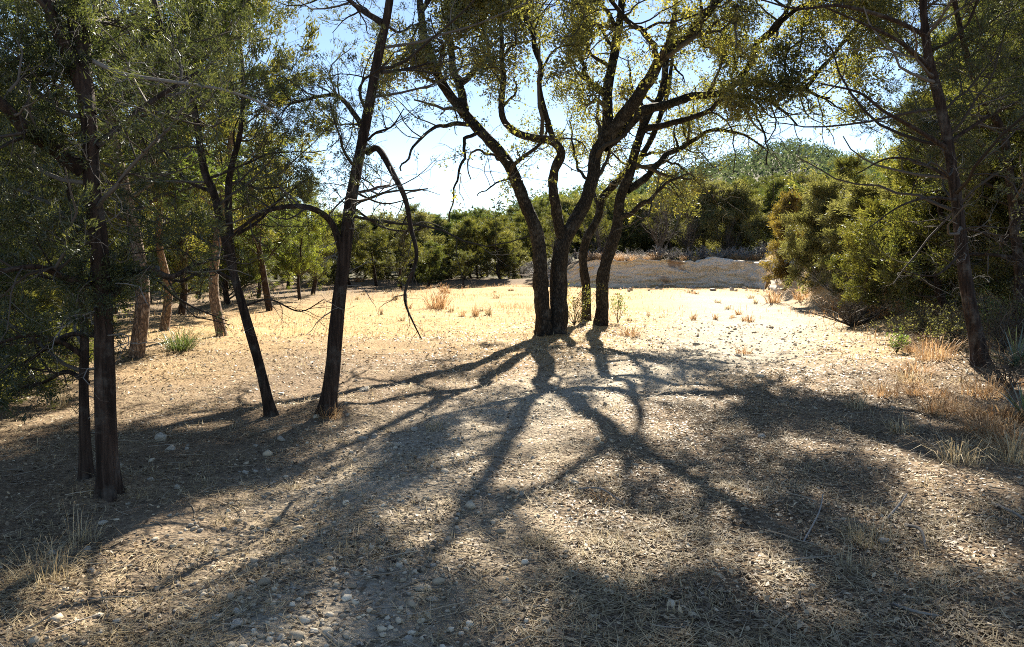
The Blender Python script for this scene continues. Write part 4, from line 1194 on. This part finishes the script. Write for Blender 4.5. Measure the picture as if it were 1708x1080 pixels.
TU = [
 (75, 965, 190, .34, 150, 'straw', "large sprawling dry tuft at the bottom left corner"), (120, 920, 60, .62, 9, 'straw', "tall thin seed stalks rising from the bottom left tuft"),
 (145, 900, 90, .30, 60, 'straw', "dry tuft behind the seed stalks near the nearest trunk"), (375, 875, 80, .16, 90, 'straw', "low pale tuft on the sunny strip left of the track"),
 (490, 815, 50, .16, 60, 'straw', "small pale tuft halfway between slim trunk and track"), (550, 695, 95, .28, 120, 'rustgrass', "rusty grass around the foot of the straight juniper"),
 (895, 905, 120, .17, 130, 'straw', "grey-straw tuft in the round sunlit patch, left side"), (1010, 835, 110, .2, 60, 'rustgrass', "orange-tinged tuft at the top of the round sunlit patch"),
 (1010, 900, 130, .13, 130, 'straw', "pale grass mat in the middle of the round sunlit patch"), (725, 715, 70, .18, 70, 'straw', "straw tuft beside the stone at the oak shadow's edge"),
 (730, 515, 85, .75, 150, 'rustgrass', "large rusty bluestem clump in the clearing left of the oaks"), (742, 490, 40, .7, 80, 'rustgrass', "rusty clump just behind the large one in the clearing"),
 (660, 500, 30, .5, 60, 'straw', "small dry clump at the left of the clearing"), (793, 528, 24, .5, 60, 'rustgrass', "narrow rusty clump between the large one and the oaks"),
 (828, 497, 26, .25, 60, 'straw', "low dark clump alone in the middle of the clearing"), (815, 525, 22, .4, 50, 'straw', "small straw clump beside the narrow rusty one"),
 (600, 470, 40, .6, 80, 'rustgrass', "rusty clump at the far left edge of the clearing"), (690, 465, 60, .8, 90, 'rustgrass', "rusty grass at the far edge under the tree line"),
 (1470, 660, 120, .4, 150, 'rustgrass', "orange grass clump at the right edge of the track"), (1430, 680, 80, .3, 100, 'straw', "yellow grass clump left of the orange one by the track"),
 (1560, 690, 130, .45, 170, 'rustgrass', "brown feathery clump on the right below the leaning trunk"), (1612, 700, 60, .5, 80, 'rustgrass', "upright red-brown clump right of the feathery one"),
 (1690, 770, 150, .5, 200, 'straw', "broad grey-brown clump at the right edge"), (1450, 905, 160, .28, 150, 'straw', "sprawling dry tuft beside the bleached stick"),
 (1420, 950, 110, .2, 90, 'straw', "straw tuft below the sprawling one at bottom right"), (1500, 720, 90, .3, 100, 'straw', "straw clump in the shade of the right bank"),
 (100, 680, 40, .4, 60, 'straw', "sunlit upright tuft behind the slim young juniper"), (1240, 590, 60, .25, 70, 'rustgrass', "low rusty patch on the track right of the oaks"),
 (1050, 560, 90, .3, 110, 'rustgrass', "rusty grass at the right foot of the oak clump"), (1400, 520, 120, .7, 180, 'rustgrass', "tall rusty grass on the bank under the olive bush"),
 (1340, 500, 70, .7, 120, 'rustgrass', "rusty grass on the bank below the rust-orange juniper"), (1480, 530, 110, .5, 150, 'rustgrass', "brown grass drift along the foot of the right bank"),
 (1640, 660, 150, .5, 200, 'rustgrass', "brown grass drift at the foot of the leaning right trunk"), (1560, 600, 130, .5, 170, 'rustgrass', "dry brown grass left of the leaning trunk's foot"),
 (1600, 770, 160, .4, 200, 'straw', "shaded dry grass drift in the right foreground"), (1520, 640, 110, .4, 140, 'straw', "straw clump on the shaded verge left of the leaning trunk"),
 (1290, 505, 50, .7, 90, 'rustgrass', "rusty clump where the cut bank meets the right bank")]
for t_ in TU: tuft(*t_)
for i, px_ in enumerate(np.sort(R.uniform(560, 1290, 46))):
    py_ = R.uniform(478, 545)
    if 860 < px_ < 1040 and py_ > 500: continue
    tuft(px_, py_, R.uniform(10, 30), R.uniform(.1, .32), 40, 'rustgrass' if R.random() < .45 else 'straw', "small dry clump in the sunlit clearing, %s from the left" % ORD(i), "small dry clumps in the clearing")
for i, px_ in enumerate(np.sort(R.uniform(20, 1690, 60))):
    py_ = R.uniform(620, 1075)
    p = gpix(px_, py_)
    if R.random() < float(trackmask(p[0], p[1])) * 1.4: continue
    tuft(px_, py_, R.uniform(60, 110), R.uniform(.05, .12), 64, 'straw', "sparse little dry tuft in the foreground, about %s from the left" % ORD(i), "sparse dry tufts in the foreground")

def strap_plant(px, py, h, n, label, mat='yucca', wd=.013, cat_="yucca", name="yucca", lean=1., trunk=.0):
    p = gpix(px, py); root = empty(name, tuple(p)); tag(root, label, cat_)
    for i in range(n):
        a = i * 2.399 + R.normal() * .2; el = math.radians(R.uniform(12, 80)); L = h * R.uniform(.75, 1.1)
        o = np.array([math.cos(a), math.sin(a), 0]); s = np.array([-math.sin(a), math.cos(a), 0]); up = np.array([0, 0, 1.])
        q = np.linspace(0, 1, 6)[:, None]
        c = o * L * q * math.cos(el) + up * (L * q * math.sin(el) - lean * .22 * L * q ** 2.5 * math.cos(el)) + up * trunk
        w = wd * np.array([.7, 1, 1, .85, .5, .04])[:, None]
        V = np.concatenate([c - s * w + up * w * .35, c + s * w + up * w * .35, c], 0)
        F = []
        for k_ in range(5): F += [[k_, k_ + 1, 12 + k_ + 1, 12 + k_], [12 + k_, 12 + k_ + 1, 6 + k_ + 1, 6 + k_]]
        link("leaf", mesh("leaf", V, np.array(F), M[mat], np.full(10, R.random())), root)
    return root
strap_plant(1695, 612, .62, 46, "grey-green strap-leaved yucca right of the leaning trunk")
strap_plant(1712, 705, .5, 36, "lower strap-leaved yucca at the right edge below the other")
def mop(px, py, wpx, h, n, label):
    o = tuft(px, py, wpx, h, n, 'nol', label, None, "beargrass", "beargrass", 1.15, .006); return o
mop(300, 583, 90, .55, 260, "green mop-like beargrass clump behind the slim leaning stem")

def shrub(px, py, h, w, nst, nleaf, lsz, mat, label, group=None, tw='twig', cat_="shrub", name="shrub", bare=False, gn=.18, tr=.012):
    p = gpix(px, py); base = np.zeros(3); root = empty(name, tuple(p)); tag(root, label, cat_, group)
    T = np.array([[0, 0, -.05], [0, 0, .05]]); PL, RD = limbset([(T, tr, tr * .9)])
    b0, q0 = spawn(PL, RD, nst, h, (5, 60), gn, (0, 0, .06), 8, .5, 1, .8, .3, lfall=0)
    b0[:, :, :2] *= w / max(h, .01)
    b1, q1 = spawn(b0, q0, 6, h * .4, (25, 65), .22, (0, 0, .04), 5, .25, 1, .6, .4)
    b2, q2 = spawn(b1, q1, 4, h * .18, (25, 65), .25, (0, 0, .02), 4, .25, 1, .7, .5)
    add_twigs("stems", root, base, [(b0, q0), (b1, q1), (b2, q2)], M[tw], [4, 3, 3])["kind"] = "stuff"
    if not bare:
        A, D = anchors(b2, (.4, .7, 1)); nl = max(nleaf // len(A), 1)
        V, F, t = sprigs(A, D, nl, lsz * .6, lsz, lsz * .45, .6, .8, 0, quad=True)
        add_leaves("foliage", root, base, V, F, t, M[mat])
    return root
shrub(958, 545, .95, 1.0, 14, 1500, .05, 'oak', "leafy green sapling shrub at the foot of the oak clump")
shrub(1030, 540, .75, .6, 5, 300, .05, 'forb', "thin sprig growing at the right side of the oak clump")
shrub(1495, 590, .32, .4, 9, 900, .04, 'forb', "small green shrub at the right edge of the track")
for i, (px_, py_, h_, lb) in enumerate([(1515, 530, .5, "bright green sprig on the bank left of the leaning trunk"), (1425, 500, .5, "dark green sprig under the olive juniper bush"),
     (1570, 520, .45, "green sprig just left of the leaning trunk's middle"), (1660, 560, .7, "dark leafy shrub behind the leaning trunk's foot")]):
    shrub(px_, py_, h_, h_, 8, 900, .05, 'forb', lb)
for i, (px_, py_, h_, w_) in enumerate(((1555, 545, .7, 1.2), (1590, 575, .6, 1.1), (1672, 590, .9, 1.2), (1700, 560, 1.0, 1.4), (1685, 650, .7, 1.0), (1530, 560, .5, 1.0))):
    shrub(px_, py_, h_, w_, 22, 700 if i % 2 else 0, .04, 'olive', "dark tangled weed around the leaning right trunk, %s from the left" % ["second", "third", "fourth", "sixth", "fifth", "first"][i], "tangled weeds around the right trunk", bare=i % 2 == 0, tw='twig', tr=.014, gn=.3)
shrub(1640, 520, 1.3, 1.6, 22, 0, .05, 'forb', "tangle of bare grey stems behind the leaning trunk", bare=True, tw='brush', tr=.02)
shrub(1390, 490, 1.0, 2.0, 26, 0, .05, 'forb', "fan of bare grey stems under the olive bush", bare=True, tw='brush', gn=.1, tr=.03)
shrub(1420, 545, .7, 1.8, 34, 0, .05, 'forb', "low dark mat of bare stems at the foot of the bank", bare=True, tw='twig', tr=.03)
def clone(src, px=None, py=None, loc=None, **kw):
    o = copy_tree(src, loc if loc is not None else tuple(gpix(px, py)), R.uniform(0, 6.28), R.uniform(.8, 1.2))
    tag(o, **kw); return o
BR = []
for i, (px_, py_, h_, w_) in enumerate([(775, 463, .9, 1.8), (805, 462, 1.2, 2.2), (838, 461, 1.4, 2.4), (870, 463, 1.3, 2.2), (905, 470, 1.1, 2.0), (745, 465, .6, 1.4)]):
    lb = "heap of grey cut brush at the far edge of the clearing, %s from the left" % ["second", "third", "fourth", "fifth", "sixth", "first"][i]
    if i < 2: BR.append(shrub(px_, py_, h_, w_, 34, 0, .05, 'forb', lb, "grey brush heaps at the far edge", bare=True, tw='brush', cat_="brush pile", name="brush_pile", gn=.3, tr=.05))
    else: clone(BR[i % 2], px_, py_, label=lb, cat="brush pile", group="grey brush heaps at the far edge")
for i in range(14):
    x, y = at(945 + i * 25, 44.9 + R.uniform(0, .8))
    lb = "low grey scrub on top of the cut bank, %s from the left" % ORD(i)
    if i == 0:
        SB = shrub(955, 470, .7, 1.4, 24, 0, .05, 'forb', lb, "grey scrub on the cut bank", bare=True, tw='brush', cat_="scrub", name="scrub", gn=.25, tr=.045)
        SB.location = (x, y, float(g(x, y)))
    else: clone(SB, loc=(x, y, float(g(x, y))), label=lb, cat="scrub", group="grey scrub on the cut bank")

src = [o for o in COL.objects if o.name.startswith("grass_clump") and o.get("label", "").startswith("large rusty bluestem")][0]
for i, px_ in enumerate(np.sort(R.uniform(960, 1290, 22))):
    x, y = at(px_, 44.2 + R.uniform(-.3, .6))
    o = src.copy(); COL.objects.link(o); o.location = (x, y, float(g(x, y)) - .02); s_ = R.uniform(.5, 1.1); o.scale = (s_, s_, s_ * .9); o.rotation_euler = (0, 0, R.uniform(0, 6.28))
    tag(o, "rusty grass clump on the rim of the cut bank, %s from the left" % ORD(i), "grass clump", "grass clumps on the rim of the cut bank")

for i, px_ in enumerate(np.sort(R.uniform(1490, 1715, 20))):
    py_ = float(np.interp(px_, [1470, 1715], [570, 640]) + R.uniform(-45, 130)); p = gpix(px_, py_)
    o = src.copy(); COL.objects.link(o); o.location = tuple(p); s_ = R.uniform(.18, .38); o.scale = (s_ * 1.7, s_ * 1.7, s_); o.rotation_euler = (0, 0, R.uniform(0, 6.28))
    tag(o, "brown dry grass clump on the right verge, %s from the left" % ORD(i), "grass clump", "brown grass clumps on the right verge")

# ------------------------------------------------------------------ sticks
def stick(pts, r, label, mat='stick', group=None):
    P = []
    for (px_, py_, up_) in pts:
        q = gpix(px_, py_); q[2] += r * .7 + up_; P.append(q)
    P = np.array(P); base = P[0].copy()
    V, F = stem(P, [r, r * .85, r * .55], 8, .03, .1, 0, True, 5)
    o = link("fallen_stick", mesh("fallen_stick", V - base, F, M[mat], np.full(len(F), R.uniform(.4, 1)), smooth=True), None, tuple(base))
    tag(o, label, "stick", group)
stick([(1510, 878, .0), (1535, 900, .05), (1545, 922, .0)], .011, "bleached forked stick on the right foreground, lower piece", 'dead')
stick([(1478, 868, 0), (1500, 852, .04), (1512, 842, .07)], .008, "thin bleached stick leaning up on the right foreground", 'dead')
stick([(1655, 842, 0), (1690, 862, .02), (1712, 872, 0)], .012, "pale broken branch on the ground at the right edge", 'dead')
stick([(1278, 945, 0), (1330, 938, .01), (1385, 930, 0)], .009, "straight brown stick lying in the leaves at right of centre")
stick([(960, 818, .0), (1000, 828, .05), (1035, 842, .02)], .008, "thin pale stick crossing the top of the round sunlit patch", 'dead')
stick([(540, 1055, 0), (555, 1068, .0), (566, 1080, 0)], .009, "curved yellow stick at the bottom left of centre")
stick([(1490, 1010, 0), (1530, 1030, .02), (1570, 1030, 0)], .008, "bent stick near the bottom right corner", 'dead')
stick([(660, 985, 0), (700, 970, 0), (725, 968, 0)], .008, "dark stick across the sunlit oval left of centre")
stick([(520, 890, 0), (550, 880, 0), (565, 878, 0)], .006, "short brown stick on the shaded track edge")
stick([(1340, 905, .0), (1365, 870, .05), (1372, 850, .1)], .006, "slender grey stick in the shade right of centre", 'dead')
stick([(1190, 900, 0), (1215, 880, .0), (1228, 862, .0)], .005, "short twig by the dark vertical shadow band")
